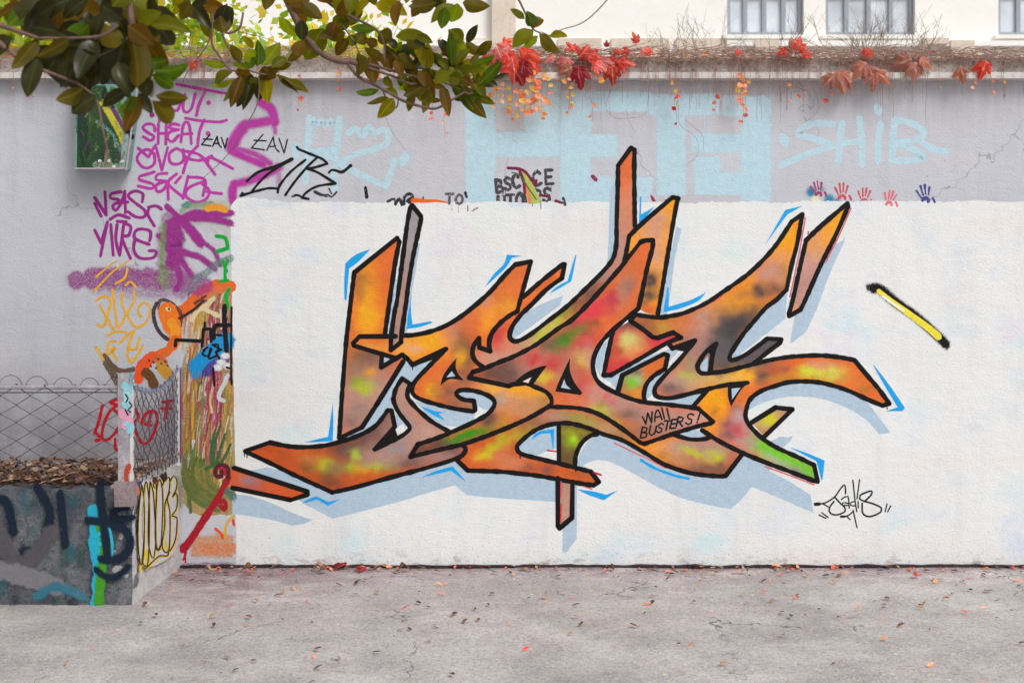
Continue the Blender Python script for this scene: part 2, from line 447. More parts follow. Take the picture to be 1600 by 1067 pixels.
def m_leaf(name, top, under, vein, trans=0.45, rough=0.35, spec=0.5, var=0.25, mottle=None):
    """thin leaf: top and under side coloured apart, light comes through it"""
    m, nt, b = mat(name); b.inputs['Roughness'].default_value = rough
    b.inputs['Specular IOR Level'].default_value = spec
    tc = nt.nodes.new('ShaderNodeTexCoord'); oi = nt.nodes.new('ShaderNodeObjectInfo')
    g = nt.nodes.new('ShaderNodeNewGeometry')
    c = mixc(nt, g.outputs['Backfacing'], lin(top), lin(under))
    vadd = nt.nodes.new('ShaderNodeVectorMath'); vadd.operation = 'ADD'
    nt.links.new(tc.outputs['Object'], vadd.inputs[0]); nt.links.new(oi.outputs['Random'], vadd.inputs[1])
    n = noisen(nt, vadd.outputs[0], 3.0, 4)
    if mottle: c = mixc(nt, maprange(nt, n, 0.45, 0.62, 0, 0.8), c, lin(mottle))
    sc = mathn(nt, 'MULTIPLY_ADD', oi.outputs['Random'], 2 * var, 1 - var)
    sc = mathn(nt, 'MULTIPLY', sc, maprange(nt, n, 0.3, 0.7, 0.85, 1.15))
    mu = nt.nodes.new('ShaderNodeVectorMath'); mu.operation = 'SCALE'; nt.links.new(c, mu.inputs[0]); nt.links.new(sc, mu.inputs['Scale'])
    sx = nt.nodes.new('ShaderNodeSeparateXYZ'); nt.links.new(tc.outputs['Object'], sx.inputs[0])
    ab = mathn(nt, 'ABSOLUTE', sx.outputs[1])
    # side veins that leave the midrib at a slant
    sv = mathn(nt, 'SINE', mathn(nt, 'MULTIPLY', mathn(nt, 'SUBTRACT', sx.outputs[0], mathn(nt, 'MULTIPLY', ab, 0.5)), 75))
    sv = maprange(nt, sv, 0.82, 1.0, 0, 0.30)
    mid = mathn(nt, 'MAXIMUM', maprange(nt, ab, 0.012, 0.032, 0.8, 0), sv)
    cc = mixc(nt, mid, mu.outputs[0], lin(vein))
    nt.links.new(cc, b.inputs['Base Color'])
    hsv = N(nt, 'ShaderNodeHueSaturation', Saturation=1.25, Value=1.9); nt.links.new(cc, hsv.inputs['Color'])
    tr = nt.nodes.new('ShaderNodeBsdfTranslucent'); nt.links.new(hsv.outputs[0], tr.inputs[0])
    mx = nt.nodes.new('ShaderNodeMixShader'); mx.inputs[0].default_value = trans
    nt.links.new(b.outputs[0], mx.inputs[1]); nt.links.new(tr.outputs[0], mx.inputs[2])
    nt.links.new(mx.outputs[0], nt.nodes['Material Output'].inputs[0]); return m
# ---------------------------------------------------------------- the setting
def m_ground():
    m, nt, b = mat('stained_concrete'); b.inputs['Roughness'].default_value = 0.85
    p = position(nt)
    c = mixc(nt, maprange(nt, noisen(nt, p, 3.0, 6, 0.65), 0.35, 0.65), lin((176, 169, 168)), lin((208, 202, 198)))
    c = mixc(nt, maprange(nt, noisen(nt, p, 40, 5, 0.7), 0.45, 0.7, 0, 0.5), c, lin((112, 104, 104)))
    sy = nt.nodes.new('ShaderNodeSeparateXYZ'); nt.links.new(p, sy.inputs[0])
    near = maprange(nt, sy.outputs[1], -0.55, 0.0, 0, 1, True)
    pur = mathn(nt, 'MULTIPLY', near, maprange(nt, noisen(nt, position(nt, (1, 2, 1)), 2.6, 5, 0.7), 0.42, 0.62, 0, 0.8))
    c = mixc(nt, pur, c, lin((128, 82, 104)))
    lf = mathn(nt, 'MULTIPLY', maprange(nt, sy.outputs[0], -0.4, -1.6, 0, 1, True), maprange(nt, sy.outputs[1], -1.3, -0.2, 0, 1, True))
    c = mixc(nt, mathn(nt, 'MULTIPLY', lf, maprange(nt, noisen(nt, position(nt, (1, 2, 1)), 3.4, 6, 0.75), 0.36, 0.55, 0, 0.85)), c, lin((118, 88, 98)))
    pk = mathn(nt, 'MULTIPLY', near, maprange(nt, noisen(nt, position(nt, (1, 2.2, 1)), 7.0, 5, 0.7), 0.54, 0.68, 0, 0.8))
    c = mixc(nt, pk, c, lin((190, 130, 150)))
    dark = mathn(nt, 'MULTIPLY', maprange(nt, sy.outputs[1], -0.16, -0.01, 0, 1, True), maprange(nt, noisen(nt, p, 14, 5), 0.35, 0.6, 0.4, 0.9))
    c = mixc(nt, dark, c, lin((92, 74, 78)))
    drops = nt.nodes.new('ShaderNodeTexVoronoi'); drops.inputs['Scale'].default_value = 26; nt.links.new(noise_warp(nt, 0.02), drops.inputs[0])
    ag = nt.nodes.new('ShaderNodeTexVoronoi'); ag.inputs['Scale'].default_value = 130; nt.links.new(p, ag.inputs[0])
    sxx = nt.nodes.new('ShaderNodeSeparateColor'); nt.links.new(ag.outputs['Color'], sxx.inputs[0])
    c = mixc(nt, maprange(nt, noisen(nt, p, 0.9, 4, .6), 0.42, 0.60, 0, 0.45), c, lin((138, 131, 130)))
    c = mixc(nt, maprange(nt, noisen(nt, position(nt, (1, 1.8, 1)), 2.2, 6, .7), 0.54, 0.66, 0, 0.4), c, lin((214, 208, 204)))
    c = mixc(nt, maprange(nt, sxx.outputs[0], 0.72, 0.80, 0, 0.30), c, lin((206, 200, 196)))
    c = mixc(nt, maprange(nt, sxx.outputs[1], 0.78, 0.86, 0, 0.35), c, lin((88, 82, 84)))
    for sc_, th in ((11, .09), (38, .14)):
        sv_ = nt.nodes.new('ShaderNodeTexVoronoi'); sv_.inputs['Scale'].default_value = sc_; nt.links.new(noise_warp(nt, 0.05), sv_.inputs[0])
        hh = N(nt, 'ShaderNodeHueSaturation', Saturation=0.55, Value=1.1); nt.links.new(sv_.outputs['Color'], hh.inputs['Color'])
        c = mixc(nt, mathn(nt, 'MULTIPLY', maprange(nt, sv_.outputs['Distance'], th, th * 1.7, 1, 0), maprange(nt, noisen(nt, p, 1.3, 3), 0.44, 0.6, 0.05, 0.5)), c, hh.outputs[0])
    ck = nt.nodes.new('ShaderNodeTexVoronoi'); ck.feature = 'DISTANCE_TO_EDGE'; ck.inputs['Scale'].default_value = 0.55; nt.links.new(noise_warp(nt, 0.35), ck.inputs[0])
    c = mixc(nt, mathn(nt, 'MULTIPLY', maprange(nt, ck.outputs['Distance'], 0.001, 0.004, 1, 0), maprange(nt, noisen(nt, p, 2, 3), 0.47, 0.54, 0, 0.7)), c, lin((60, 54, 56)))
    dm = mathn(nt, 'MULTIPLY', maprange(nt, drops.outputs['Distance'], 0.10, 0.16, 1, 0), maprange(nt, noisen(nt, p, 1.7, 2), 0.5, 0.6, 0, 0.7))
    c = mixc(nt, dm, c, lin((214, 210, 206)))
    nt.links.new(c, b.inputs['Base Color'])
    fine_ = noisen(nt, p, 160, 3, 0.75)
    h = mathn(nt, 'ADD', noisen(nt, p, 90, 5, 0.7), mathn(nt, 'MULTIPLY', noisen(nt, p, 7, 3), 1.5))
    bu = N(nt, 'ShaderNodeBump', Strength=0.7, Distance=0.008); nt.links.new(h, bu.inputs['Height']); nt.links.new(bu.outputs[0], b.inputs['Normal'])
    return m
def ground():
    vs_, fs = [], []
    xs = [-200, -60, -20, -8] + [-6 + i * 0.1 for i in range(121)] + [8, 20, 60, 200]
    ys = [-200, -60, -20, -9] + [-7 + i * 0.1 for i in range(72)] + [0.3, 3, 10, 40, 200]
    for y in ys:
        for x in xs:
            z = 0 if abs(x) > 6.1 or y < -7 or y > 0.2 else noise.noise(Vector((x * 1.3, y * 1.3, 0))) * 0.008 + noise.noise(Vector((x * 6, y * 6, 2))) * 0.002
            vs_.append((x, y, z - 0.004))
    m = len(xs)
    for j in range(len(ys) - 1):
        for i in range(m - 1): q = j * m + i; fs.append((q, q + 1, q + m + 1, q + m))
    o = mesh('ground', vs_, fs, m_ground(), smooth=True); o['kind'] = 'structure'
ground()

# the wall, in one long run past both sides of the view
M_WALL, M_WHITE = m_wall(), m_white()
WALL = thing('graffiti_wall', 'long grey and white rendered wall covered in graffiti under a concrete coping', 'wall', (0, 0, 0))
v, f = box(-9, 9, 0, 0.22, -0.2, 2.97); mesh('wall_face', v, f, M_WALL, WALL)
M_COPE = m_stone('weathered_concrete', (206, 198, 190), (176, 166, 158), (112, 98, 88), 6, 0.9, 0.02, 0.75)
M_LIP = m_stone('pale_concrete_lip', (222, 218, 212), (200, 192, 188), (150, 138, 140), 5, 0.4, 0.008, 0.5)
v, f = rough_box(-9, 9, -0.048, 0.30, 2.999, 3.088, 0.03, 0.006, 3); mesh('coping', v, f, M_COPE, WALL)
v, f = rough_box(-9, 9, -0.075, 0.32, 2.960, 2.996, 0.05, 0.0025, 8); mesh('coping_lip', v, f, M_LIP, WALL)

def px(px_, y): return (px_, y)
# white ground coat of the mural: worn, uneven edge along the top and the left
def white_panel():
    top = []; x = 362
    while x < 2900:
        ty = 309 + 7 * min(1, max(0, (x - 395) / 60)) + 3.0 * noise.noise(Vector((x * 0.02, 0, 0))) + 2.2 * noise.noise(Vector((x * 0.11, 3, 0))) + 1.8 * noise.noise(Vector((x * 0.45, 3, 0)))
        if x < 372: ty += (372 - x) * 1.0
        if x > 1240: ty -= 1.5
        top.append((x, ty)); x += 2.5 if x < 1500 else 20
    left = []; y = 905
    while y > 325:
        lx = 360 + 9 * min(1, max(0, (y - 340) / 480)) + 1.0 * noise.noise(Vector((0, y * 0.03, 5))) + 0.8 * noise.noise(Vector((0, y * 0.3, 5)))
        left.append((lx, y)); y -= 3
    pts = left + top + [(2900, 905)]
    p = Paint(0.0018); p.poly(pts, (233, 233, 230)); o = p.build('white_paint_panel', M_WHITE, WALL, 'white ground coat with a ragged top edge under the orange mural')
white_panel()

# ---------------------------------------------------------------- paint on the grey part
BLUE = (188, 217, 229)
PUR, DPUR = (190, 62, 166), (158, 44, 138)
BLK = (28, 27, 30)
def tagpart(name, label, strokes, w, c, base, m=M_CRISP, mp=on_wall, f=0.6, a=1.0, wob=0.28, taper=None, extra=None):
    p = Paint(base, mp)
    for s in strokes:
        hl = (.13, 5) if m is M_CRISP else None
        if isinstance(s, tuple): p.stroke(s[0], s[1], c, a, f, s[2] if len(s) > 2 else taper, wob, halo=hl)
        else: p.stroke(s, w, c, a, f, taper, wob, halo=hl)
    if extra: extra(p)
    return p.build(name, m, WALL if mp is on_wall else None, label)

# big pale blue rolled letters
def blue_letters():
    p = Paint(0.0004)
    for r in [(730,132,771,318),(771,130,872,166),(822,150,872,243),(771,209,822,243),       # P
              (878,145,921,320),(921,146,1016,172),(921,213,962,243),(921,279,1017,320),       # E
              (1029,176,1069,303),(1016,150,1122,178),                                          # T
              (1082,211,1156,237),(1087,247,1124,269),(1087,272,1160,302),(1132,152,1194,180),(1160,155,1202,312)]:
        p.rect(*r, BLUE, 0.80, 7)
    o = p.build('blue_block_letters', M_ROLL, WALL, 'huge pale blue rolled letters on the grey wall above the mural')
blue_letters()
def pz(p):
    p.rect(478, 232, 528, 250, BLUE, .9, 3)
    p.disc(463, 236, 6, BLUE, .8, 5, 1, 1.6); p.disc(632, 248, 6, BLUE, .9, 4, .9, 1.8, 0.4)
tagpart('blue_script', 'pale blue rolled P and Z left of the mural top',
    [('484,184 481,230 477,284', 9), ('531,186 527,220 523,248', 9), ('482,192 490,186 494,196 502,187 508,197 516,188 522,197 530,188', 6),
     ('522,258 523,298', 8), ('545,208 556,202 566,212 576,200 586,208 598,203 608,208', 8), ('608,208 604,224 585,233 552,243 531,256', 8), ('531,256 565,274 603,291', 8), ('603,291 610,272 616,250', 8)],
    8, BLUE, 0.0009, M_ROLL, f=2.5, a=.9, extra=pz)
def shib(p):
    p.disc(1225, 219, 6, BLUE, .9, 4, 1, 1.5, -.4); p.disc(1372, 172, 5, BLUE, .9, 4, 1, 1.5, -.3)
tagpart('blue_script', 'pale blue rolled lettering reading SHIB at the right end of the wall',
    ['1301,194 1283,193 1264,195 1248,209 1273,217 1303,228', '1303,228 1262,241 1219,259', '1316,193 1312,224 1310,254', '1343,184 1346,221 1347,257',
     '1312,224 1349,221', '1376,193 1372,222 1372,252', '1398,186 1395,218 1394,250', '1398,187 1424,193 1443,206 1434,218 1396,224',
     '1396,224 1425,233 1443,247 1420,251 1392,251', '1442,224 1460,234 1478,236'], 8.5, BLUE, 0.0009, M_ROLL, f=2.5, a=.88, extra=shib)
tagpart('drips', 'thin pale blue flecks', [('1100,180 1102,208', 1.5), ('1040,305 1041,314', 1.5)], 2, BLUE, 0.0012, M_ROLL)

# purple letters
tagpart('purple_tag', 'magenta marker tag reading OUT SHEAT ONOR in rows on the grey wall',
    ['276,132 312,139 350,146 358,147', '283,160 281,150 272,147 264,157 268,170 277,173 283,160', '305,147 299,170 291,176 286,170 288.7,148', '321,142 311,164 307,181',
     '249,181 249,190', '242,205 240,196 230,194 223,200 230,207 241,214 235,220 224,214', '247.5,194 247,225', '260,190 259,226', '247.5,209 259,209',
     '280,196 270,194 264,200 279,203', '279,203 265,207 262,216 269,222 279,212', '282.5,222.5 286,197 291,191 296,197 299,225', '286,210 300,209',
     '290,185 312,189 342,191 354,188', '319,188 312,205 309,225',
     '216,232 232,246c 241,230 ', '241,242 232,234 220,238 214,248 220,259 230,263 241,256 241,240', '243,227 253,266c 262,231', '276,232 265,240 266,254 276,257 286,252 286,239 276,232',
     '286,234 290,246 312,251 331,244', '309,228 294,246 286,271', '286,236 311,242 325,258 336,273', '325,258 325,250 331,247 364,264',
     '241,269 232,272 218,276 217,281 239,288 237,295 216,291', '261,271 246,273 244,281 259,283', '259,283 244,290 246,300 256,296 262,284', '262,286 263,312', '276,272 263,287 286,308', '283,276 274,286',
     '294,275 286,310', '294,277 320,281 317,306', '318,284 296,293 290,306 306,316 322,311 327,298 316,288', '323,300 346,303'],
    4.0, PUR, 0.0014, f=0.9, extra=lambda p: [p.disc(326,161,3.6,PUR), p.disc(325,209,3.6,PUR), p.disc(237.5,180,4,DPUR)])
tagpart('purple_tag', 'dark purple marker tag reading NEAS and VVRE beside the fence',
    ['148,309 166,336c 164,300', '148,318 158,338', '189,300 174,303 173,310 187,313 176,322 181,329 190,316 195,299', '195,299 196,333', '181,318 200,316',
     '222,316 223,303 210,299 201,308 226,329 225,339 212,339 200,331', '234,323 231,335 241,353', '232,324 244,322 252,327',
     '172,343 185,336 202,341', '183,346 197,347', '148,360 158,380c 168,347', '168,347 157,400', '173,351 177,399', '183,351 181,375 187,399c 193,353', '193,349 204,354 201,368 191,372 204,404',
     '234,376 235,362 222,358 212,361 211,373 233,382', '211,374 209,390 218,403 239,403 244,393 233,392'],
    4.2, DPUR, 0.0014, f=0.9)
def fuzz(p):
    for s, w, a, f in [('408,160 424,172 429,192', 11, .8, 6), ('429,192 430,208', 4, .6, 5), ('428,188 406,192 384,195', 10, .8, 6), ('384,195 372,210 362,230', 14, .85, 6), ('360,236 387,248 412,258', 6, .85, 5), ('364,232 398,241 422,256', 6, .7, 5),
                       ('422,256 435,270 436,286', 6, .5, 5), ('435,262 410,275 388,283 366,288', 9, .75, 6), ('366,287 363,300 364,314', 9, .9, 5),
                       ('412,258 440,284', 4, .4, 4)]:
        p.stroke(s, w * .72, (184, 58, 160), a, f * 1.7, wob=.3)
tagpart('purple_fuzz', 'soft magenta sprayed zigzag beside the black tag', [], 5, PUR, 0.0012, M_SOFT, extra=fuzz)

# many coloured brushwork between the fence and the white panel
def brushwork():
    p = Paint(0.0004, inc=5e-6)
    rr = random.Random(3)
    CR, OC, OL, GN, WH = (164, 50, 90), (196, 148, 70), (140, 134, 74), (92, 118, 66), (214, 206, 190)
    p.rect(300, 316, 362, 350, (188, 196, 176), .55, 12)
    for i in range(34):                    # green and yellow stippling above
        x = rr.uniform(286, 358); y = rr.uniform(310, 420); l = rr.uniform(8, 22)
        p.stroke([(x, y), (x + l * .5, y + l * .4), (x + l, y + l * .9)], rr.uniform(2, 5), rr.choice([(150,160,90),(196,170,96),(120,150,110),(198,150,120)]), rr.uniform(.2, .42), 4)
    p.poly('300,470c 322,452 362,446c 368,520 369,640 369,760c 366,800 340,804 318,806 290,790 284,740 283,600 292,560 300,520', (176, 152, 100), rough=3)
    fam = []
    for i in range(420):
        u = rr.random(); y0 = rr.uniform(455, 720)
        # strokes start upper right and sweep down to the left, then fall
        x0 = 296 + u * 66; bend = rr.uniform(4, 22) * (1 - u)
        L = rr.uniform(26, 90)
        pts = [(x0 + bend * .3, y0), (x0 - bend * .35, y0 + L * .35), (x0 - bend * .6, y0 + L * .7), (x0 - bend * .5 + u * 3, y0 + L)]
        pts = [(min(367, max(284, a)), min(800, b)) for a, b in pts]
        x = pts[1][0]; y = pts[1][1]
        if y < 560: c = CR if x > 318 else rr.choice([OC, OL, WH])
        elif y < 700: c = CR if 318 < x < 346 else (rr.choice([OC, OL, OC, (150,128,60)]) if x >= 346 else rr.choice([OL, OC, GN, (176,96,60)]))
        else: c = GN if x < 322 else rr.choice([OL, OC, OC, GN])
        if rr.random() < .12: c = WH
        c = tuple(max(0, min(255, q * rr.uniform(.82, 1.16))) for q in c)
        p.stroke(pts, rr.uniform(1.2, 4.2), c, rr.uniform(.35, .8), 2.2, wob=.6)
    for i in range(240):                   # dry scratches of paler paint over the rest
        x = rr.uniform(290, 364); y = rr.uniform(455, 700); L = rr.uniform(10, 46); k = rr.uniform(-4, 1)
        p.stroke([(x, y), (x + k, y + L * .5), (x + k * 1.6, y + L)], rr.uniform(.6, 1.8), rr.choice([WH, OC, (214,170,96), (190,90,110), OL]), rr.uniform(.35, .8), 1.2, wob=.8)
    for i in range(90):                    # olive mass that rounds off at the bottom
        t = rr.random(); a0 = 1.6 + t * 1.3; r = rr.uniform(24, 62); cx, cy = 352, 738
        pts = [(cx + math.cos(a0 + q * .25) * r * 1.08, cy + math.sin(a0 + q * .25) * r) for q in range(4)]
        pts = [(max(284, min(362, a)), b) for a, b in pts]
        p.stroke(pts, rr.uniform(3, 7), rr.choice([GN, (96,112,52), (118,118,60), (140,132,70)]), rr.uniform(.45, .85), 2, wob=.5)
    for s in ['332,725 336,690 345,664', '338,724 345,700 352,678', '330,720 331,695 335,676', '340,730 352,712 360,694', '322,732 345,722']:
        p.stroke(s, 5, (66, 106, 62), .9, 1.5, (1, .5))
    p.rect(300, 838, 362, 868, (222, 140, 50), .55, 9); p.rect(312, 850, 366, 862, (232, 130, 40), .6, 6)
    p.rect(286, 880, 366, 886, (150, 110, 140), .5, 5)
    return p.build('brush_painting', M_BRUSH, WALL, 'loose crimson, ochre and green brushwork left of the white panel')
brushwork()
def creature():
    p = Paint(0.0046)
    OR, OR2, YE = (232, 108, 44), (240, 122, 40), (240, 158, 40)
    for s, w, c, a in [('360,448 340,446 318,456 298,474 284,490', 16, OR, .95), ('358,452 335,455 312,470', 8, (224,120,70), .8), ('286,486 268,500', 18, OR, .95),
                       ('248,482 250,470 262,470 275,480 283,492 281,512 272,524', 4, (96, 62, 50), .7),
                       ('262,486 264,496 270,512', 26, OR2, .95), ('272,510 275,522 270,540', 17, OR2, .95), ('268,504 274,516 272,526', 13, YE, .8), ('274,530 262,548 244,556 226,566', 13, OR, .85),
                       ('238,556 222,574 216,592', 16, (240,90,40), .9), ('246,560 256,566', 12, (210,100,50), .7), ('252,572 262,584', 18, (206,150,50), .8),
                       ('245,474 240,486 242,504 250,520 262,530', 4.5, (70, 58, 62), .8), ('164,556 176,572 190,580 208,577', 7, (110, 86, 70), .75), ('166,566 180,590 192,616', 11, (104, 84, 60), .65),
                       ('228,582 236,590 240,600', 14, (110, 72, 40), .85), ('318,470 300,486 281,497', 3.2, (60, 44, 40), .85), ('322,462 304,474', 2.5, (60,44,40), .7)]:
        p.stroke(s, w, c, a, 2.0, wob=.3)
    for s in ['334,466 326,474 318,480 306,490 300,500', '318,482 330,488 342,494', '329,470 322,482']:
        p.stroke(s, 6, (226, 208, 162), .8, 2, wob=.5)
    p.disc(263, 483, 4, (230, 210, 150), 1, 1, 1, .7, .4); p.disc(264, 483, 1.5, BLK)
    for x, y in ((233,563),(240,566),(236,572),(244,575),(247,561),(252,568),(258,565),(262,571)): p.disc(x, y, 1.8, (40, 30, 30), .9, .8, 1, .6, .9)
    return p.build('orange_figure', M_BRUSH, WALL, 'orange brushed arch and curl with a dark outline above the fence')
creature()
def purple_spider():
    p = Paint(0.0058); c = (160, 52, 142)
    for s, w, a, f in [('261,323 274,335 282,343', 5, .9, 3), ('282,343 300,362 314,380', 10, .9, 4), ('304,368 325,384 336,394 344,414', 4, .7, 3), ('284,341 305,333 330,335 361,333', 6, .85, 4),
                       ('294,342 330,342 361,349', 6, .8, 4), ('276,345 270,358 276,372 266,385 276,396 268,412', 20, .75, 7), ('247,368 256,378 264,386', 4, .85, 3), ('262,350 262,372', 10, .8, 6),
                       ('247,368 254,366 262,366', 3, .8, 3), ('276,390 296,397 312,402 336,420', 5, .85, 4), ('278,396 288,414 301,434', 5, .75, 4), ('253,417 268,419 280,421', 5, .7, 4), ('278,421 282,436 276,452', 8, .7, 5)]:
        p.stroke(s, w * .95, c, a, f * 1.6, wob=.4)
    for s, w, a in [('120,438 170,434 240,436 320,446', 26, .55), ('268,345 262,380 266,420 284,450', 30, .45), ('150,452 210,460 280,456', 14, .3), ('300,340 320,350 345,380', 26, .18), ('146,430 170,426 200,432 232,427 252,432', 12, .5), ('146,442 180,446 214,440 250,448', 16, .45), ('200,450 240,456 290,448', 14, .4), ('146,428 160,424 172,430', 4, .6), ('205,424 222,430 250,428', 4, .6)]:
        p.stroke(s, w, c, a, 10, wob=.5)
    for s, w, cc, a in [('284,330 300,322 330,318', 6, (130,160,110), .5), ('256,352 254,392 252,440', 7, (120,150,80), .55), ('262,420 260,450', 7, (120,130,70), .5), ('324,326 338,324 352,328', 7, (236,160,50), .9), ('300,436 320,428 340,412 360,404', 9, (96,130,130), .5), ('292,455 310,440', 9, (96,120,120), .4), ('288,322 296,318', 6, (80,150,130), .6)]:
        p.stroke(s, w, cc, a, 4, wob=.4)
    for s, w in [('338,369 352,372 356,386', 5), ('356,388 340,393', 5.5), ('348,408 354,424', 4), ('356,406 352,420 352,438', 4), ('344,440 356,438', 4), ('358,452 353,462 356,480', 5)]:
        p.stroke(s, w, (24, 170, 62), .95, 1, wob=.2)
    return p.build('purple_sprawl', M_SOFT, WALL, 'purple sprayed star shape with green marks beside the white panel')
purple_spider()
YEL = (240, 178, 40)
tagpart('yellow_tag', 'amber yellow looping marker tag above the chain link fence',
    ['150,470 162,463 173,471 168,490 162,510 152,507', '156,477 166,495 177,514', '176,452 180,485 185,512 197,492 210,471c 210,454', '191,458 191,476 198,490 204,502 212,511 226,506 234,490 234,479 226,473 218,478 216,488 221,495',
     '168,525 180,518 197,519', '181,533 170,536 168,554 181,543 174,545 183,563', '188,536 196,526 210,516c 200,543 213,545c 218,528', '223,540 214,556 205,567c 199,555 202,541',
     ('183,407 167,418 150,433', 2.5, (.3, 1)), ('202,407 176,425 148,454', 2.8, (.6, 1)), '199,420 195,434 181,443', '150,542 156,552 162,562', '196,446 204,440 212,448'],
    2.9, YEL, 0.0064, f=0.8)
def skyline(p):
    p.poly('334,508c 348,506c 352,480c 357,480c 358,508c 362,560c 358,560c 354,512c 350,512c 350,560c 347,560c 346,514c 336,514c 336,540c 334,540c', (24, 22, 28), rough=1)
    p.stroke('300,548 332,552', .1, BLK, 0)
p = Paint(0.0066)
for s, w, a in [('352,534 330,552 306,572', 24, .97), ('312,576 306,584', 16, .6)]: p.stroke(s, w, (30, 150, 214), a, 6, (1, .8), wob=.3)
p.stroke('352,560 332,570 322,582', 10, (80, 70, 150), .7, 5)
for x, y in ((352, 556), (346, 566), (340, 574), (356, 572)): p.disc(x, y, 3, (230, 232, 236), .9, 6, 1.3, .9)
p.stroke('356,586 350,600 344,612 342,622 350,626', 5, (214, 216, 214), .8, 2)
p.build('blue_cloud', M_SOFT, WALL, 'sky blue sprayed cloud behind a small black tag')
tagpart('black_drawing', 'thick black brushed lines and small tag over a blue cloud',
    [('274,540 275,531c 316,533c', 5), ('316,541 318,514c 329,514c 330,534', 4), ('320,512 320,504', 3), ('329,523 346,524', 3.5), ('334,528 336,510 348,508', 6), ('351,478 351,505 354,548', 6.5), ('345,508 358,508', 6), ('333,575 335,602', 3),
     ('354,574 358,575', 2.5), ('362,480 361,560 362,600', 2.5), '320,548 316,553 325,556 329,544', '331,546 326,560 338,556c 341,539 332,539c 346,546c 337,550c 343,560', '318,547 324,543'],
    2.4, BLK, 0.0070, f=0.9)
# crimson arrow and scroll low on the wall
p = Paint(0.0064); CRI = (170, 30, 46)
p.stroke('357,745 344,772 326,800 300,840 286,858', 10, CRI, .95, 2, (.8, 1.1), wob=.3)
p.stroke('288,850 282,856 290,862 287,874', 5, CRI, .9, 1.5, (1, .4)); p.stroke('344,790 350,796 353,790 350,782 340,786', 4.5, CRI, .9, 3)
p.stroke('356,746 356,732 348,726 338,731 337,742 346,744 346,736', 5.5, (96, 34, 48), .9, 2); p.stroke('352,742 350,732 342,732', 3, (180, 40, 60), .9, 1)
p.stroke('337,826 346,834 348,840', 4, (236, 88, 44), .9, 1); p.stroke('352,838 352,826 358,812 365,806', 3.2, (226, 176, 70), .85, 1)
p.stroke('356,768 364,776', 10, (66, 116, 112), .6, 5); p.stroke('364,812 366,820', 3, (220, 70, 60), .9, 1)
p.stroke('289,862 290,878', 2, CRI, .9, .8)
p.build('crimson_scroll', M_BRUSH, WALL, 'crimson painted scroll running down to an arrow tip')
RED = (200, 26, 44)
tagpart('red_tag', 'bright red marker tag behind the chain link fence',
    ['160,634 154,660 148,676', '184,633 172,642 162,664 160,684 170,686 184,670 192,650 194,636 186,640', '172,628 184,624 194,629 184,632 174,630', '176,638 186,646 190,640', '180,686 181,702 190,700', '186,687 194,686', '150,676 154,680 158,686 150,688',
     '212,640 217,652 210,660 214,678 222,692 232,690 242,672 246,650 240,642 228,646 222,660 236,664', '236,646 232,664', '254,628 270,626', '252,638 268,638', '262,628 258,654'],
    4, RED, 0.0064, f=0.8)

# black marker tags
tagpart('black_tag', 'tall angular black marker tag cut off by the white panel',
    [('385.6,283.7 404,269 435,259 456,249', 4.0, (.8, 1.5)), ('456,249 430,264 410,280 394,299', 3.6, (1.3, .9)), '379,302 376,306c 416,295 434,295', '477.5,250 454,269 437,290 434,301', '495,247 480,261 460,285 446,305',
     ('464,230 466,233 485,241 504,249 511,256c 492,262 480,264c 497,270 524,287c 497,291 480,300 472,309c 482,311', 3.6), ('514,270 518,266 526,267 535,269 548,259', 3.8, (.8, 1.2))], 3.4, BLK, 0.0066, f=0.6)
LAV = ['{0},{1}']
def lav(dx, dy, k, w, label):
    T = lambda s: ' '.join('%g,%g%s' % (dx + float(t.rstrip('c').split(',')[0]) * k, dy + float(t.rstrip('c').split(',')[1]) * k, 'c' if t.endswith('c') else '') for t in s.split())
    tagpart('black_tag', label, [T('20,-2 2,19c 22,22'), T('6,7 25,8'), T('26,23 36,2c 39,18 45,25'), T('31,17 40,16'), T('45,4 53,27c 58,6')], w, BLK, 0.0066, f=.5)
lav(391, 212.5, 1.0, 1.6, 'thin black tag reading LAV over the purple zigzag')
lav(313.5, 212.5, 0.72, 1.9, 'smaller thin black tag reading LAV over the magenta letters')

FONT = {'A': ['0,1 .45,0c 1,1', '.2,.62 .8,.62'], 'B': ['.05,0 0,1', '.05,0 .8,.1 .7,.42 .05,.48', '.05,.48 .95,.6 .85,.92 0,1'], 'C': ['.95,.15 .6,0 .1,.25 0,.7 .4,1 .95,.85'],
        'E': ['.95,0 .1,.02c 0,1c .95,.96', '.05,.5 .75,.48'], 'L': ['.1,0 0,1c .9,1'], 'N': ['0,1 .05,0c .9,1c 1,0'], 'O': ['.5,0 .05,.35 .1,.85 .55,1 .95,.7 .9,.2 .5,0'],
        'R': ['.05,0 0,1', '.05,.02 .85,.12 .75,.45 .05,.52', '.3,.5 .95,1'], 'S': ['.95,.12 .55,0 .12,.2 .3,.45 .8,.55 .85,.85 .45,1 .02,.85'], 'T': ['0,.03 1,0', '.5,.02 .45,1'],
        'U': ['.02,0 .02,.75 .4,1 .85,.8 .95,0'], 'W': ['0,.1 .25,1c .5,.35c .75,1c 1,0'], '!': ['.6,0 .45,.72', '.4,.95 .42,1'], 'n': ['0,.3 .05,1', '.05,.5 .5,.3 .9,.5 .9,1'], 'e': ['.05,.65 .9,.6c .8,.3 .3,.3 .02,.65 .3,1 .9,.9'], 'i': ['.5,.3 .5,1']}
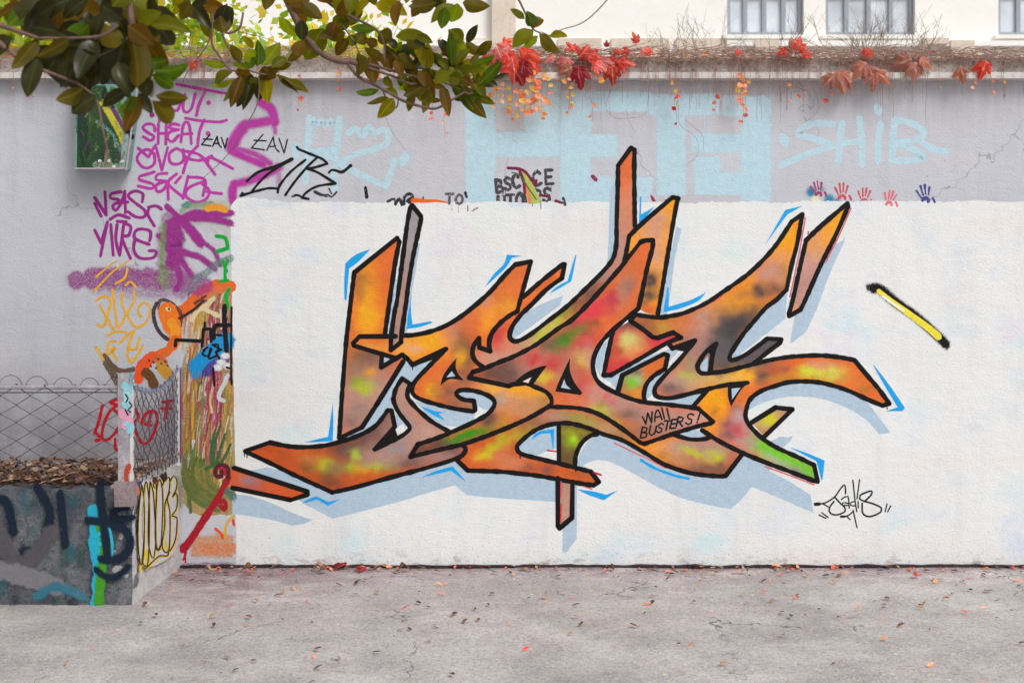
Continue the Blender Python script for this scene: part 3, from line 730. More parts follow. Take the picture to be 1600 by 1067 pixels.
def word(text, x, y, w, h, dx, dy, gap=0.25, sl=0.0, drop=0):
    out = []
    for i, ch in enumerate(text):
        for s in FONT.get(ch, []):
            pts = []
            for q, cc, k in [(t.rstrip('c').split(','), t.endswith('c'), 0) for t in s.split()]:
                u, v_ = float(q[0]), float(q[1]); X = x + i * dx + u * w - (v_ - .5) * sl; Y = y + i * dy + v_ * h
                pts.append('%g,%g%s' % (X, Y, 'c' if cc else ''))
            out.append(' '.join(pts))
    return out
GR = (70, 68, 72)
p = Paint(0.0012)
p.mark()
for s in word('BSC', 775, 281, 10, 20, 13, -3.5, sl=-3) + word('CE', 833, 268, 12, 22, 19, -2, sl=-2): p.stroke(s, 4.3, GR, .88, 1.1, wob=.6)
p.mark()
for s in word('UTOURS', 778, 307, 11, 22, 14.2, -2.6, sl=0): p.stroke(s, 4.4, GR, .88, 1.1, wob=.6)
for x, y, l in ((786, 296, 12), (790, 296, 12), (837, 290, 10), (861, 292, 8), (845, 318, 8), (832, 312, 10)): p.stroke([(x, y), (x, y + l)], 1.0, GR, .8, .4)
p.stroke('880,310 883,320', 4, GR, .9, .8)
p.split('grey_lettering', M_FADE, WALL, 'faded grey brushed letters under the pale blue P')
p = Paint(0.0020)
p.mark(); p.poly('811,266c 824,272 834,290 846,318c 826,318c 820,300c 816,280', (176, 196, 96), rough=2)
p.stroke('822,288 826,304 828,316', 4, (226, 140, 90), .8, 1.5, wob=.5)
MAR = (122, 36, 70)
for s, w in [('794,263 810,264 822,270 836,290', 4), ('812,268 818,284 820,302', 4), ('836,290 838,282', 3), ('845,305 858,308', 3.5), ('868,314 878,317', 3.5)]: p.stroke(s, w, MAR, .9, 1.2, wob=.4)
p.mark(); p.stroke('926,276 931,281', 5, (140, 40, 80), .8, 1.5); p.mark(); p.poly('1016,304c 1021,308 1025,315c 1019,315c 1017,310', (170, 40, 70)); p.mark(); p.poly('1037,313c 1046,309c 1044,314c', (170, 40, 70))
p.mark(); p.stroke('800,270 812,274 824,292 838,312', 1.6, (90, 90, 60), .8, .6)
p.split('green_blade', M_BRUSH, WALL, 'small lime green pointed shape edged in maroon over grey letters')
p = Paint(0.0026)
p.mark(); p.stroke('571,293 573,308', 5, BLK, .95, .8, (.7, 1)); p.mark(); p.stroke('606,315 616,311 618,320', 3.5, GR, .9, 1, wob=.4); p.stroke('618,318 624,311 628,320', 4, (50,50,54), .9, 1)
p.stroke('631,319 632,308 640,303 645,308 636,314 640,316', 4.4, (50, 50, 54), .9, 1, wob=.4); p.stroke('661,308 661,312', 2, GR)
p.mark()
for s in word('TO', 697, 303, 11, 15, 15, 1): p.stroke(s, 3.2, (96, 94, 98), .85, 1, wob=.4)
p.stroke('706,320 706,330', .8, (120,120,124), .6, .4); p.stroke('716,322 716,332', .8, (120,120,124), .6, .4)
p.stroke('727,301 729,308', 3, BLK, .8, 1.5); p.stroke('731,322 731,330', 1.2, BLK, .8, .4); p.stroke('738,330 746,325', 2, GR, .6, 1)
p.mark(); p.stroke('492,300 500,304 510,306', 5, (60, 60, 70), .85, 1, wob=.6); p.stroke('514,295 518,303', 2, GR, .8, .8); p.stroke('512,304 518,308 526,300', 2.4, GR, .8, .8, wob=.5); p.stroke('457,307 464,305 472,308 480,311', 3, BLK, .9, .8)
p.split('leftover_letters', M_FADE, WALL, 'tops of black letters left standing above the white panel')
p = Paint(0.0030); p.stroke('646,313.5 652,313 664,314.5 682,314 700,317', 7.0, (244, 104, 34), .98, .8, (1.0, .15)); p.build('orange_streak', M_CRISP, WALL, 'bright orange sprayed streak above the grey blade of the mural')

# hand prints along the top right
def hand(p, x, y, s, c, cut, rot=0, wide=1.0):
    for (fx, fy, tx, ty) in ((-7, -4, -13, -17), (-3, -8, -5, -24), (1.5, -9, 2.5, -25), (6, -7, 10, -20)):
        ax, ay, bx, by = fx * s * wide, fy * s, tx * s * wide, ty * s
        ca, sa = math.cos(rot), math.sin(rot); r = lambda u, w: (x + u * ca - w * sa, y + u * sa + w * ca)
        a, b_ = r(ax, ay), r(bx, by)
        p.stroke([a, ((a[0] + b_[0]) / 2, (a[1] + b_[1]) / 2), b_], 3.0 * s, c, .85, .8, (.7, 1.1), wob=.6)
    p.stroke([(x + (math.cos(t) * 5.2) * s, y + math.sin(t) * 5 * s + 2) for t in (3.3, 3.9, 4.6, 5.3, 6.0, 6.5)], 5.2 * s, c, .8, 1.2, wob=.5)
    if cut > 0: p.stroke([(x + 13 * s, y - 2), (x + 16 * s, y + 4)], 3.2 * s, c, .85, 1, wob=.4)
for k, (x, y, s, c, r, lb) in enumerate([(1279, 303, .78, (158, 58, 110), -.2, 'leftmost red hand print, over a blue and yellow smudge'), (1316, 308, .86, (206, 84, 98), 0, 'clear red hand print just above the tallest right spike'),
                          (1350, 314, .82, (206, 88, 100), .1, 'red hand print half cut off by the white panel'), (1389, 318, .8, (222, 116, 130), .25, 'palest pink hand print near the end of the wall'),
                          (1446, 312, .9, (72, 72, 140), -.15, 'indigo hand print at the far right')]):
    p = Paint(0.0014 + k * 1e-4); hand(p, x, y, s, c, 1, r); p.build('hand_print', M_BRUSH, WALL, lb)
p = Paint(0.0010)
for x, y, r, c, a in ((1268, 300, 9, (40, 130, 170), .8), (1296, 312, 9, (40, 140, 180), .8), (1284, 296, 8, (90, 130, 170), .5), (1308, 314, 6, (80, 90, 150), .6), (1275, 313, 8, (230, 224, 190), .9)): p.disc(x, y, r * .35, c, a, r * 1.3)
p.build('blue_smudge', M_SOFT, WALL, 'turquoise and cream sprayed smudge beneath the first hand print')
p = Paint(0.0074)
p.stroke('1364,450 1376,453 1400,473 1430,494 1462,522 1478,538', 8, (20, 18, 18), .95, 8, (1, .8)); p.stroke('1358,449 1366,451', 7, (20, 18, 18), .7, 6)
p.build('black_sprayed_line', M_SOFT, WALL, 'soft black sprayed line round the yellow stroke')
p = Paint(0.0078)
p.stroke('1373,455 1392,470 1420,490 1450,512 1466,526', 8, (240, 224, 70), 1, .8, (.8, 1.3)); p.build('yellow_stroke', M_CRISP, WALL, 'lemon yellow diagonal stroke at the right end of the wall')
p = Paint(0.0082); p.stroke('1379,463 1396,475 1412,485', 2.6, (250, 250, 240), 1, .8); p.build('white_glint', M_CRISP, WALL)
# ---------------------------------------------------------------- the mural lettering on the white panel
OR, OD, YE = (230, 112, 52), (204, 88, 36), (252, 166, 32)
PK, BR, KK, GRN, LM, RD, CRM, TAN, SLV = (186, 142, 128), (112, 76, 66), (86, 78, 82), (62, 142, 26), (188, 198, 44), (206, 66, 70), (208, 200, 116), (200, 150, 96), (166, 160, 164)
OUT = Paint(0.0060, inc=4e-6)
FILLP = Paint(0.0040, inc=5e-5)
def bl(*a): return [(q[0], q[1], q[2], q[3], lin(q[4])) + tuple(q[5:]) for q in a]
F = []
F.append(('530,684c 533.5,630 537,582 541,533 546,489 550,455 553.6,426c 620.5,372c 624,378c 617,414 609,469 601.5,524c 601,545c 596.5,553c 595.5,574c 628.4,554.3c 634.5,560c 588.6,632.2c 565.6,667.6c', OR,
  bl((585,450,20,70,(222,112,54),.6),(573,440,12,34,YE,.7),(577,500,17,30,YE,.95),(572,478,9,36,(246,170,40),.6),(565,436,14,10,(150,96,60),.6),(563,458,7,14,(160,110,60),.5),(560,556,17,14,(232,140,30),.8),(578,560,30,20,BR,.85),(560,582,18,16,(96,84,30),.75),(560,640,36,48,PK,1),(586,606,36,26,PK,.9),(556,598,9,7,(140,160,30),.8),(569,605,12,9,LM,.85),(581,583,8,6,(240,160,40),.8),(545,660,11,8,KK,.5),(562,638,10,8,(130,120,110),.35))))
F.append(('607,525.8c 561.7,525.8c 551.7,536.4c 553,540c 597.5,553.4 620,560c 628.4,554.3c 638,560c 644.6,569.7c 697.7,544c 672.5,570 649.7,594 643,606 647.7,618 657.5,623.6 673.7,629.2 706,637.4 738.7,643c 742.8,640.6c 740.4,626c 725.7,624.4 713,616 713,612 719,609.7 735.5,609.7 755,614.6 769.6,622.7 772.9,632.5 761.5,647 738.7,660 706,674.7 681.9,684.5 652.6,694c 639.6,712c 641,714.6c 690,701.6 722.5,694 755,683 787.5,671.5 826.9,652.7 849.6,639.7 861,631.6 861,622 852.9,612 835,604 815.5,597.5c 794,603c 732,591c 739,581c 757,575.5c 744,565 738.3,553.6 740.7,539 748.5,526c 748.9,543c 766,548.7c 764.3,535.7 768.4,521 781.4,505 798.5,491.6 808.2,486.7c 816.4,456 826,421.7 829.4,408.7c 805,413.6c 788.7,430 764.4,457.5 735.6,482.8 716,497.4 695,509.6 670.6,518.5 646,523.4 630,524.2c', OR,
  bl((575,545,24,9,(240,162,70),.9),(596,532,7,4,(214,96,40),.8),(640,548,22,16,(246,160,44),1),(672,532,36,20,YE,1),(625,537,14,8,(232,170,110),.6),(650,546,10,5,(226,170,140),.7),(712,515,14,22,PK,.65),(728,492,24,14,(224,140,90),.7),(745,512,26,22,OR,.8),(792,440,26,26,(220,118,60),.7),(766,492,12,20,(240,160,60),.65),(794,480,16,12,(236,160,50),.8),(757,505,8,10,YE,.5),(758,470,10,7,(214,150,120),.6),
     (728,556,13,24,BR,.95),(720,535,8,14,(150,110,70),.6),(721,562,7,12,(236,170,30),.9),(675,612,10,12,(244,172,20),.95),(702,614,16,11,BR,.85),(690,628,30,8,(190,96,50),.6),(722,590,18,12,BR,.8),(736,634,14,8,BR,.85),(715,630,14,7,BR,.7),(702,590,14,4,(240,140,70),.8),
     (800,620,56,26,(216,152,110),.95),(806,607,30,9,(250,168,40),1),(840,617,18,8,(250,170,30),.9),(770,604,12,6,(236,180,60),.7),(782,622,7,7,(170,160,160),.7),(828,640,26,12,(200,146,96),.8),(785,660,12,12,(214,150,40),.8),(806,660,10,8,(196,110,60),.6),(765,655,14,16,BR,.9),(852,628,8,10,(150,120,60),.6),(780,680,10,5,(206,104,50),.6),
     (695,696,46,14,BR,1),(738,678,24,6.5,GRN,1.1,-.25),(716,686,14,5,GRN,.9,-.25),(660,702,22,8,BR,.9))))
F.append(('757,575.5c 744,565 738,553.6 740.7,539 748.5,526c 748.9,543c 766,548.7c 764.3,535.7 768.4,521 781.4,505 808,487c 816.4,464c 845.6,439.6 879.7,412.8c 883,412c 878,434.7c 853.7,452.6 831,475.4 813,493 800,511 795,524 796,531 803,534 818,531 853.7,504 886,478.6 918.7,447.7 943,423.4 957.7,404 963,381 963.4,350 965,262c 986,231.4c 991.5,234.6c 991,268.7 992,353.3c 983,369.5c 979.6,389 975.6,410c 951,439.6 918.7,475.4 886,501.4 851,529 831.7,542 802.5,557 778,566.6', OR,
  bl((790,560,40,16,(206,156,136),1),(830,535,26,14,(200,150,124),.9),(778,526,9,18,RD,.95),(788,512,8,12,(226,90,60),.7),(794,545,12,8,(220,130,100),.5),(866,503,24,9,(206,200,80),.95,-.75),(850,520,22,8,(196,190,100),.7,-.6),(842,524,9,6,LM,.8),(882,488,18,7,(160,150,40),.8,-.75),(900,478,16,9,BR,.6,-.75),(925,457,26,12,(120,86,70),.9,-.8),(950,430,18,16,(178,132,118),.95),(970,385,13,36,(192,146,136),1.1),(975,330,13,36,(206,140,110),.9),(980,300,11,16,(216,150,120),.7),(983,262,16,26,(224,112,62),.8),(973,288,6,20,(226,110,60),.6))))
F.append(('731,589.4c 739,581c 778,566.6 831.7,542 886,501.4 951,439.6 978,407c 1000.7,378.7c 1008,376c 1020,375.4c 1019.4,387.6 1010,421 1002.4,460.7 997.5,482c 978,498 955,518 939,535.7 929.5,553.6 926,570 929.5,587.7 939,600.7 958.7,612 983,622 1007.5,628.4 1040,631.6 1078,635c 1091,638c 1113.9,658.5c 1110.6,661c 1086,667 1053.7,677 1006.6,693.4c 1000,691c 972.5,670 942.5,650.4 918,640.6 893.7,636.6 861,636c 863,622 852,612 835,604 815.5,597.5 794,603c', OR,
  bl((985,430,34,50,(222,112,60),1),(800,584,60,20,BR,1.1),(806,578,13,11,(78,62,62),.8),(840,568,26,20,(196,140,124),.9),(870,580,30,22,(200,140,120),.8),(880,545,40,26,(176,112,96),.7),(884,527,20,10,(40,110,30),.95,-.5),(902,513,13,8,GRN,1,-.6),(880,534,10,6,GRN,.9),(856,538,14,9,(100,96,70),.8),(893,505,12,8,KK,.8),(916,520,6,7,(80,70,60),.6),(868,548,10,5,(110,130,50),.6),(905,492,26,11,RD,.7,-.7),(922,486,20,12,(230,66,78),.95,-.5),(936,480,14,10,(230,70,80),.9),(975,455,9,22,(186,130,110),.9,.25),(985,448,7,10,(140,110,100),.6),(956,468,9,12,(196,60,80),.95),(930,507,9,6,(120,80,60),.7),(915,535,24,9,RD,.85,-.5),(832,562,11,11,RD,.95),(862,573,16,14,RD,.95),(850,590,15,9,(220,190,40),.85),(836,580,7,8,(190,96,90),.5),(862,600,10,5,(228,96,60),.6),
     (911,563,8,10,(228,206,30),1),(905,553,10,8,(200,160,110),.6),(908,583,10,7,(222,110,50),.8),(920,560,8,18,(210,150,136),.7),(914,604,13,16,RD,.95),(925,618,12,9,(214,80,80),.6),(898,580,9,14,(190,110,90),.6),(890,628,26,8,(228,116,70),1),(945,612,24,16,(206,140,124),.9),(965,630,36,16,(198,146,132),1),(945,618,5,4,(214,70,80),.7),(958,627,5,4,(214,70,80),.6),(947,646,17,6,LM,1.1,.6),(934,638,9,5,(200,190,60),.8),(966,658,16,6,(196,186,40),.9,.6),(940,632,8,5,(120,100,60),.5),(1000,645,40,12,(190,140,126),1),(985,648,14,7,(120,84,76),.7),(975,662,14,6,(206,100,60),.7,.6),(994,676,14,8,(200,110,56),.8),(1020,670,30,14,(150,110,84),.8),(1055,660,34,18,(186,140,128),.95),(1095,652,20,10,(210,160,150),.9))))
F.append(('983,369.5c 994,358 1013.7,340 1051,308.6c 1060,310c 1046,382.5 1035,449 1027.6,492.4c 1012,490 997.5,482c 1002.4,460.7 1010.5,421 1019.4,387.6 1020,375.4c 1008,376c 1000.7,378.7c 978,407c 979.6,389', YE,
  bl((1010,380,34,22,(246,160,60),.7),(1022,360,16,20,(218,160,130),.85),(1030,342,10,8,(214,160,140),.6),(1000,372,10,14,(232,156,90),.7),(1028,402,8,24,(212,160,140),.85),(1034,440,7,40,(244,160,40),.6),(1018,438,9,12,(72,62,66),1),(1014,462,10,9,(86,74,70),.95),(1010,476,6,8,(110,80,70),.7),(1014,486,22,9,(224,110,50),.9))))
F.append(('955,518c 985,501.4c 1020,527c 1027.7,527.6c 1052,518.7c 1064,527.6c 1040,537 996,562 954.6,586c 943,586c', (214, 58, 68),
  bl((985,534,13,14,CRM,1.1),(988,546,18,9,(226,160,90),.8),(982,507,12,7,(84,60,66),.9),(972,512,10,8,(170,90,90),.5),(965,548,6,5,(120,60,50),.6),(960,556,8,12,(214,100,60),.5),(1000,556,16,6,(226,96,60),.6))))
F.append(('963.6,613.8c 972.5,586c 1037.5,552c 1044,553.6c 1039,576.4c 1021,587.7 1009.9,600.7 1005.8,617 1008,627c', (222, 112, 48),
  bl((990,594,16,14,(150,150,100),.9),(994,590,10,9,(170,196,130),.9),(988,599,6,5,(110,210,40),1.1),(994,582,10,4,(120,96,90),.8),(978,605,10,8,(160,140,70),.6),(995,615,12,8,(226,150,50),.8),(1012,582,8,6,(230,110,50),.6))))
F.append(('985,501.4c 992.6,491.6c 1026.7,496 1046,494 1070.6,488.4 1103,473.7 1144,446 1168.7,428.4 1193,405.6 1214,381 1237,346.3c 1255.7,333.3c 1246,381 1237.5,414 1229.5,452.7c 1213,468 1197.5,480 1181,498 1161.7,521.5 1145,546 1139.8,560.5 1143.9,563.7 1160,559 1181,544 1199,528.8c 1221,530.4c 1219,536c 1200,549 1178,568.6c 1230,558 1262,555.6 1286.9,555.6 1311,558 1335,562.6c 1352,583 1372,606.4 1390,630.7c 1378.5,634c 1352,622 1328,611 1303,603 1279,597 1255,595.8 1230,597.4 1211,603 1190,611 1173,622.7 1166,637 1165,652 1173,667 1191,684.5 1213,699 1246,713.7 1272,726c 1278,752.7c 1270,751c 1230,735 1160,707 1124,689 1096,670c 1110.6,661c 1114,658.5c 1091,638c 1083,635c 1105.7,610.5c 1070,617 1045.6,622 1027.7,620 1022.9,613.8 1024.5,604 1037.5,587.7 1062,561.7 1088,531c 1050.5,545.5c 1044,539c 1064,527.6c 1052,518.7c 1027.7,527.6c', OR,
  bl((1012,505,24,12,(150,92,66),1),(1025,515,20,8,(140,86,66),.8),(1046,506,24,16,(196,126,50),.9),(1037,513,6,5,(180,170,50),.8),(1075,515,28,26,(214,122,62),.9),(1075,540,16,14,(150,86,66),.6),(1102,505,14,26,(196,150,140),.95),(1114,490,12,14,(176,152,150),.6),(1098,545,30,24,(182,132,120),1.1),(1120,498,8,14,(240,150,60),.4),(1150,475,34,22,(246,160,40),1.1),(1175,438,30,18,(246,156,40),.9),(1225,385,24,40,(254,166,30),1.2),(1208,425,22,16,(206,150,130),.95),(1228,425,10,16,(180,130,80),.6),(1218,400,14,8,(230,160,110),.6),(1188,456,8,9,(76,66,70),1),(1162,462,14,8,(150,104,80),.6),(1212,452,18,10,(130,90,74),.9),(1165,478,20,10,(250,160,30),.9),
     (1178,490,18,12,(120,92,70),.8,-.8),(1160,504,20,12,(90,80,74),.9,-.8),(1135,530,18,34,(92,86,88),1.4),(1145,510,18,14,(76,68,70),1.1,-.6),(1126,562,18,22,(94,88,92),1.5),(1160,572,34,10,(96,90,94),1.5,-.2),(1180,558,24,10,(94,88,92),1.5,-.5),(1210,537,24,11,(94,88,92),1.6,-.4),(1130,575,26,7,(78,72,76),1.3),
     (1060,600,32,17,(188,144,130),1.1),(1080,580,18,20,(180,140,124),.8),(1048,607,16,8,(100,78,80),.75),(1060,612,14,5,(150,110,104),.6),(1080,590,8,6,(176,186,50),.8),(1068,582,6,5,(190,196,60),.6),(1077,566,7,8,(150,150,90),.6),(1120,594,28,8,(206,190,120),.95),(1098,600,20,8,(196,160,120),.8),(1163,586,16,9,(252,172,30),1.2),(1150,592,16,6,(230,180,90),.8),(1192,587,11,6,(92,74,74),.95),(1190,596,10,5,(130,90,70),.6),(1208,578,10,7,(176,96,60),.8),(1225,579,6,4,(110,80,80),.6),(1222,592,16,6,(196,140,50),.8),(1268,581,16,6.5,(206,216,50),1.15),(1300,583,17,9,(216,206,86),1),(1284,586,20,7,(206,196,70),.7),(1272,568,10,5,(206,150,120),.6),(1292,570,14,5,(220,160,130),.5),(1318,590,12,6,(200,130,60),.6),(1349,607,8,4,(130,126,50),.6),(1340,600,10,6,(214,130,50),.4),
     (1116,636,20,30,(252,164,24),1.3),(1112,655,16,14,(250,150,30),1),(1112,642,6,7,(150,96,60),.6),(1145,635,9,16,(214,100,50),.8),(1160,620,14,12,(216,116,50),.9),(1140,664,12,9,(70,62,72),1),(1152,638,8,6,(120,80,80),.6),(1158,652,12,12,(190,160,160),.9),(1162,676,24,14,(200,150,150),.9),(1150,672,14,8,(206,70,80),.9,.5),(1165,682,14,6,(220,90,96),.8),(1175,692,22,12,(180,150,144),.9),(1137,680,9,6,(96,74,86),.7),(1200,700,18,12,(128,200,46),1.3,.5),(1225,716,26,9,(118,200,40),1.4,.45),(1260,735,20,9,(118,196,50),1.4,.5),(1216,722,24,6,(176,176,150),.9,.45),(1250,740,24,4,(150,150,130),1,.45))))
F.append(('714,720c 724,710.5c 728,701c 722.5,694c 755,683 787.5,671.5 826.9,652.7 861,636c 893.7,636.6 918,640.6 942.5,650.4 972.5,670 1000,691c 1006.6,693.4c 1053.7,677c 1066,684 1085,687 1100,676.4c 1124,689 1160,708c 1134,743c 1124,743.8 1094,741.4 1070,736.5 1037.5,725 1005,705.6 972.5,687.7 942.5,678 918,668 893.7,661.7 874,661 853,665 832,674.7 812.5,691 807.6,699 814,709c 845,717 877.5,725 923,736.5c 936,752.7c 927,758.4c 893.7,752.7 845,743.8 780,737 730.6,735c', (212, 98, 44),
  bl((870,654,30,12,(186,136,120),1),(840,664,22,10,(150,92,70),.8),(905,655,24,7,(150,150,60),.9,.3),(925,662,22,8,(170,160,80),.7,.4),(950,672,22,9,(190,150,106),1,.5),(980,690,22,8,(170,120,70),.9,.5),(820,676,18,8,(160,140,50),.8,-.5),(800,684,14,8,(196,176,50),.6,-.5),(778,694,16,6,(176,176,36),.9,-.7),(767,704,16,7,(206,186,24),.9,-.4),(756,712,8,5,(210,190,30),.8),(790,712,14,9,(212,120,80),.9),(800,724,24,9,(214,130,90),.8),(805,700,8,10,(190,90,50),.6),(826,732,12,6,(130,80,66),.6),(855,733,8,6,(110,80,74),.7),(905,738,14,6,(170,90,50),.6),
     (1030,706,34,16,(252,162,30),1.3),(1005,696,16,10,(250,150,30),1.1),(1050,704,14,9,(236,160,90),.8),(1050,715,16,8,(230,160,80),.7),(1080,700,34,10,(190,148,134),1.1),(1110,705,34,14,(184,140,124),1),(1086,709,14,5,(200,206,30),1,.45),(1075,704,7,5,(206,206,40),.7),(1121,716,8,7,(204,206,20),1),(1115,708,10,6,(190,190,80),.6),(1100,732,44,9,(134,90,72),1.1),(1075,722,16,9,(190,130,90),.7),(1035,715,8,6,(180,110,50),.5))))
F.append(('381,705c 421.7,690.4c 457.5,697.7 498,697 530.6,690.4 563,679 587.5,664.4 605.5,640c 612,640.6c 616.9,666.6c 581,705.6c 608.7,691 628,681 639.6,670 638,663.4 625,647 614.4,622.7c 617,615 624,600 628.4,590c 641.4,599c 636.4,618 644.5,631 660.7,647 677,660 703,674.7c 681.9,684.5 652.6,694c 639.6,712c 722,694c 728,701 724,710.5 706,718.6 657.5,733 608,746 519,770c', OD,
  bl((455,715,34,20,(206,92,40),.6),(480,729,10,9,(96,80,50),.7),(478,714,10,7,(190,130,70),.6),(495,720,12,7,(180,110,60),.6),(512,727,14,8,(196,196,24),1.1),(520,735,18,8,(160,140,70),.7),(532,730,14,10,(150,110,84),.7),(522,753,15,9,(96,68,56),.95),(514,744,10,7,(120,90,50),.7),(445,712,8,8,(160,80,50),.4),(535,700,20,10,(110,70,60),.8),(556,705,30,13,(112,76,66),1),(588,680,32,18,(114,76,66),1.3),(606,655,16,22,(112,76,66),1.4),(570,700,22,10,(114,78,68),1),(557,712,7,7,(176,206,16),1.1),(550,730,9,7,(150,186,30),.9),(566,735,11,7,(226,170,20),.95),(588,727,13,8,(176,200,36),1.05),(612,724,12,9,(116,156,60),.95),(575,720,14,7,(150,130,90),.6),(600,712,30,12,(178,136,124),.9),(625,705,26,20,(186,142,128),1),(650,675,36,26,(186,142,128),1.2),(634,615,16,34,(186,142,128),1.3),(620,700,16,9,(150,146,146),.7),(634,660,9,12,(150,146,148),.5),(676,678,16,10,(200,156,140),.8),(642,724,16,9,(110,84,80),.85),(655,716,16,7,(140,100,92),.7),(690,713,26,8,(170,130,122),.9),(708,704,12,6,(104,92,90),.8),(620,742,40,7,(204,96,46),.9),(560,750,34,9,(200,92,40),.7))))
F.append(('873,661c 893,660 934,678c 921,681 908,692.6 900,710 898,731c 873,725c', (124, 96, 48),
  bl((893,683,6,8,(170,230,10),1.2),(892,692,7,8,(150,180,30),.7),(885,674,12,5,(150,150,30),.6),(910,676,12,4,(140,140,36),.7),(886,715,12,12,(104,78,50),.6))))
F.append(('873,747c 895,752c 894.6,770 893.7,809c 874,826c 871.3,820c', (182, 138, 122), bl((884,795,8,20,(196,150,134),.5))))
F.append(('1324,316.3c 1325.6,322.7c 1307,365 1282.5,413.7 1258,469 1251,484c 1233.2,494.7c 1232,490.6c 1237,469 1250,405 1258,375.6c 1282.5,353.6 1321.5,316.3', YE,
  bl((1262,440,26,55,(196,146,136),1.4),(1272,398,14,12,(216,160,130),.9),(1275,375,12,8,(226,160,110),.6),(1268,385,7,10,(240,160,80),.7),(1290,380,8,16,(246,162,36),.5))))
F.append(('643.8,320.3c 658.4,338.2c 656.8,348.7 646.2,397.5 638,446 634.9,470.6 627.6,521.7 626.7,534.7c 610.5,548.6c 611.3,525 617,484.4 620.2,470.6 630,397.5 636.5,348.7 641.4,322.7', (160, 156, 160),
  bl((632,460,16,50,(178,146,140),1.1),(622,510,14,50,(182,140,126),1.3))))
F.append(('1174,660c 1212,636.6c 1239,639c 1194.2,682c', (206, 160, 110), bl((1205,653,9,8,(214,206,30),1.2),(1196,660,9,6,(200,190,70),.7),(1218,645,10,5,(190,140,120),.6),(1190,672,10,6,(190,140,100),.6))))
F.append(('361,731c 366.5,731c 480.2,767.6c 480.2,772.4c 454.2,781.4c 363.2,761.9c 361,761', (216, 92, 44), bl((390,752,13,9,(140,130,136),.8),(400,760,20,6,(180,96,84),.6),(470,768,14,8,(222,90,44),.6))))
for path, base, blobs in F: FILLP.poly(path, base, 1.0, blobs, grid=3.6)

# shadows painted behind the letters, and the openings in them
SH = (180, 201, 219)
sh = Paint(0.0028)
for q in ['803,529c 801,516 824,488 853.7,472 880,462c 875,477c 834,507','652,379c 656,381c 651,414 643,459 636,520c 630,524c 640,440c', '617,436c 620,436c 611,524c 605,524c',
          '953,295c 963,286c 962,390 955,408 947,412c 950,392', '1057,354c 1065,358c 1056.8,392 1052.7,417 1044.6,480 1041,492c 1028,492c',
          '1317,376c 1319,370c 1319.5,376 1300,420 1279,472 1288.5,450 1275.5,484 1259,518 1248,527 1238,536c 1235,535c 1241.4,494c 1252,484c 1283,415c 1299,385c',
          '1232,457c 1230,460c 1227,498c 1181,534.5 1147,561c 1139,560c 1160,522 1198,482c', '1190,616c 1222,601 1255,597 1312,606 1349,620c 1391.5,675.4c 1373.6,678.7c 1352.5,655 1320,635.6 1287.5,624 1255,619.4 1222.5,621 1190,630 1168,642c 1172,626',
          '1204,690c 1219,682c 1232,683c 1239,680.5c 1236,688c 1224,699c', '392,735c 417,729.5c 440,735c 519,770c 714,718c 731,735 780,737 873,752c 873,784c 780,778 729,773c 711,757.6c 657,773 620,784.6 519,810c 497,798 480,789.5c 462,778c 480,768c',
          '363,772c 387.6,774 425,786 455,800 488,812c 474,818 457,821c 425,812 363,802c', '896,755c 902,755c 901,841c 885.6,862.5c 879,862.5c 879.4,826c 893,810c',
          '899,730c 906.7,708 918,690 936,680 950,683 985,697 1005,706c 1040,728 1094,741 1134,743c 1160,708c 1200,722 1210,729c 1201,735c 1235,753 1266.4,773c 1271,801c 1230,783 1174.7,760c 1165,773c 1154,784 1142,795c 1100,787 1060,776 1021,757c 972,730c 948,720 930,719 912,727 905,738c']:
    sh.mark(); sh.poly(q, SH, rough=.6)
shadow = sh
gp = Paint(0.0052)
WHT = (232, 233, 231)
holes = [('634,561c 645,570c 690,550c 664,577 646,599c 641,600c 628,590c 615,620 614,641c 606,640c 588,664c 545,688c 531,690c 566,668c 589,632c', None)]
GAPS = ['634,562c 645,571c 688,551c 662,579 646,599c 641,598c 628,589c 618,612c 613,624c 613,640c 606,638c 588,663 560,681 536,688c 566,668c 589,632c',
        '618,646c 625,652 633,663 632,671 604,691c 617,668c', '648,626c 706,639 739,645c 745,640c 743,624c 716,617 718,612 740,612 768,624 770,633 760,645 706,672c 676,658c',
        '600.7,557.6c 600,569.7c 612.5,562.2c', '956,587c 997,563.5 1041,541c 1053,548.5c 1072,541c 1045,572c 1044,553c 972,585c 963,612 946,602 942,590c',
        '1036,580c 1045,578c 1024,604 1025,617 1045.6,624 1070,620 1104,611c 1083,634c 1040,629 1014,627c 1009,620 1013,602', '949,531.7c 944,557 937.6,587c 932,576 930.5,563 937.6,543.9', 
        '817,690c 828,678 845,669 869.6,665c 869.6,719c 814,704 811,698', '1058,679c 1088,670.7c 1104,680c 1086,684.5 1068,683', '1106.6,556c 1105,580c 1096,579 1095,570', '1142,606c 1158,605c 1143,626c',
        '823,454c 827,448.6c 818.5,461c']
for q in GAPS[:]: gp.mark(); gp.poly(q, SH)
for q in ['722,665c 740,655c 748,634c 756,640 765,640c 758,650 706,674c 690,664c 706,666', '645,628c 652,634c 662,645c 655,640', '622,666c 631,662c 633,671c 604,691c', '838,712c 856,704c 869.6,700c 869.6,719c', '1010,625c 1018,617c 1030,624c 1040,629c 1020,628',
          '1064,545c 1070,542c 1045,572c 1044,566c', '1010,556c 1041,541c 1046,545c 1030,551c', '942,592c 953,596c 964,611c 948,604', '614,604c 622,596c 624,599c 615,614c']:
    gp.mark(); gp.poly(q, WHT)
rd0 = Paint(0.0057); rd0.mark(); rd0.stroke('855,703.5 869.5,705', 2.2, (214, 30, 50), 1, .4)

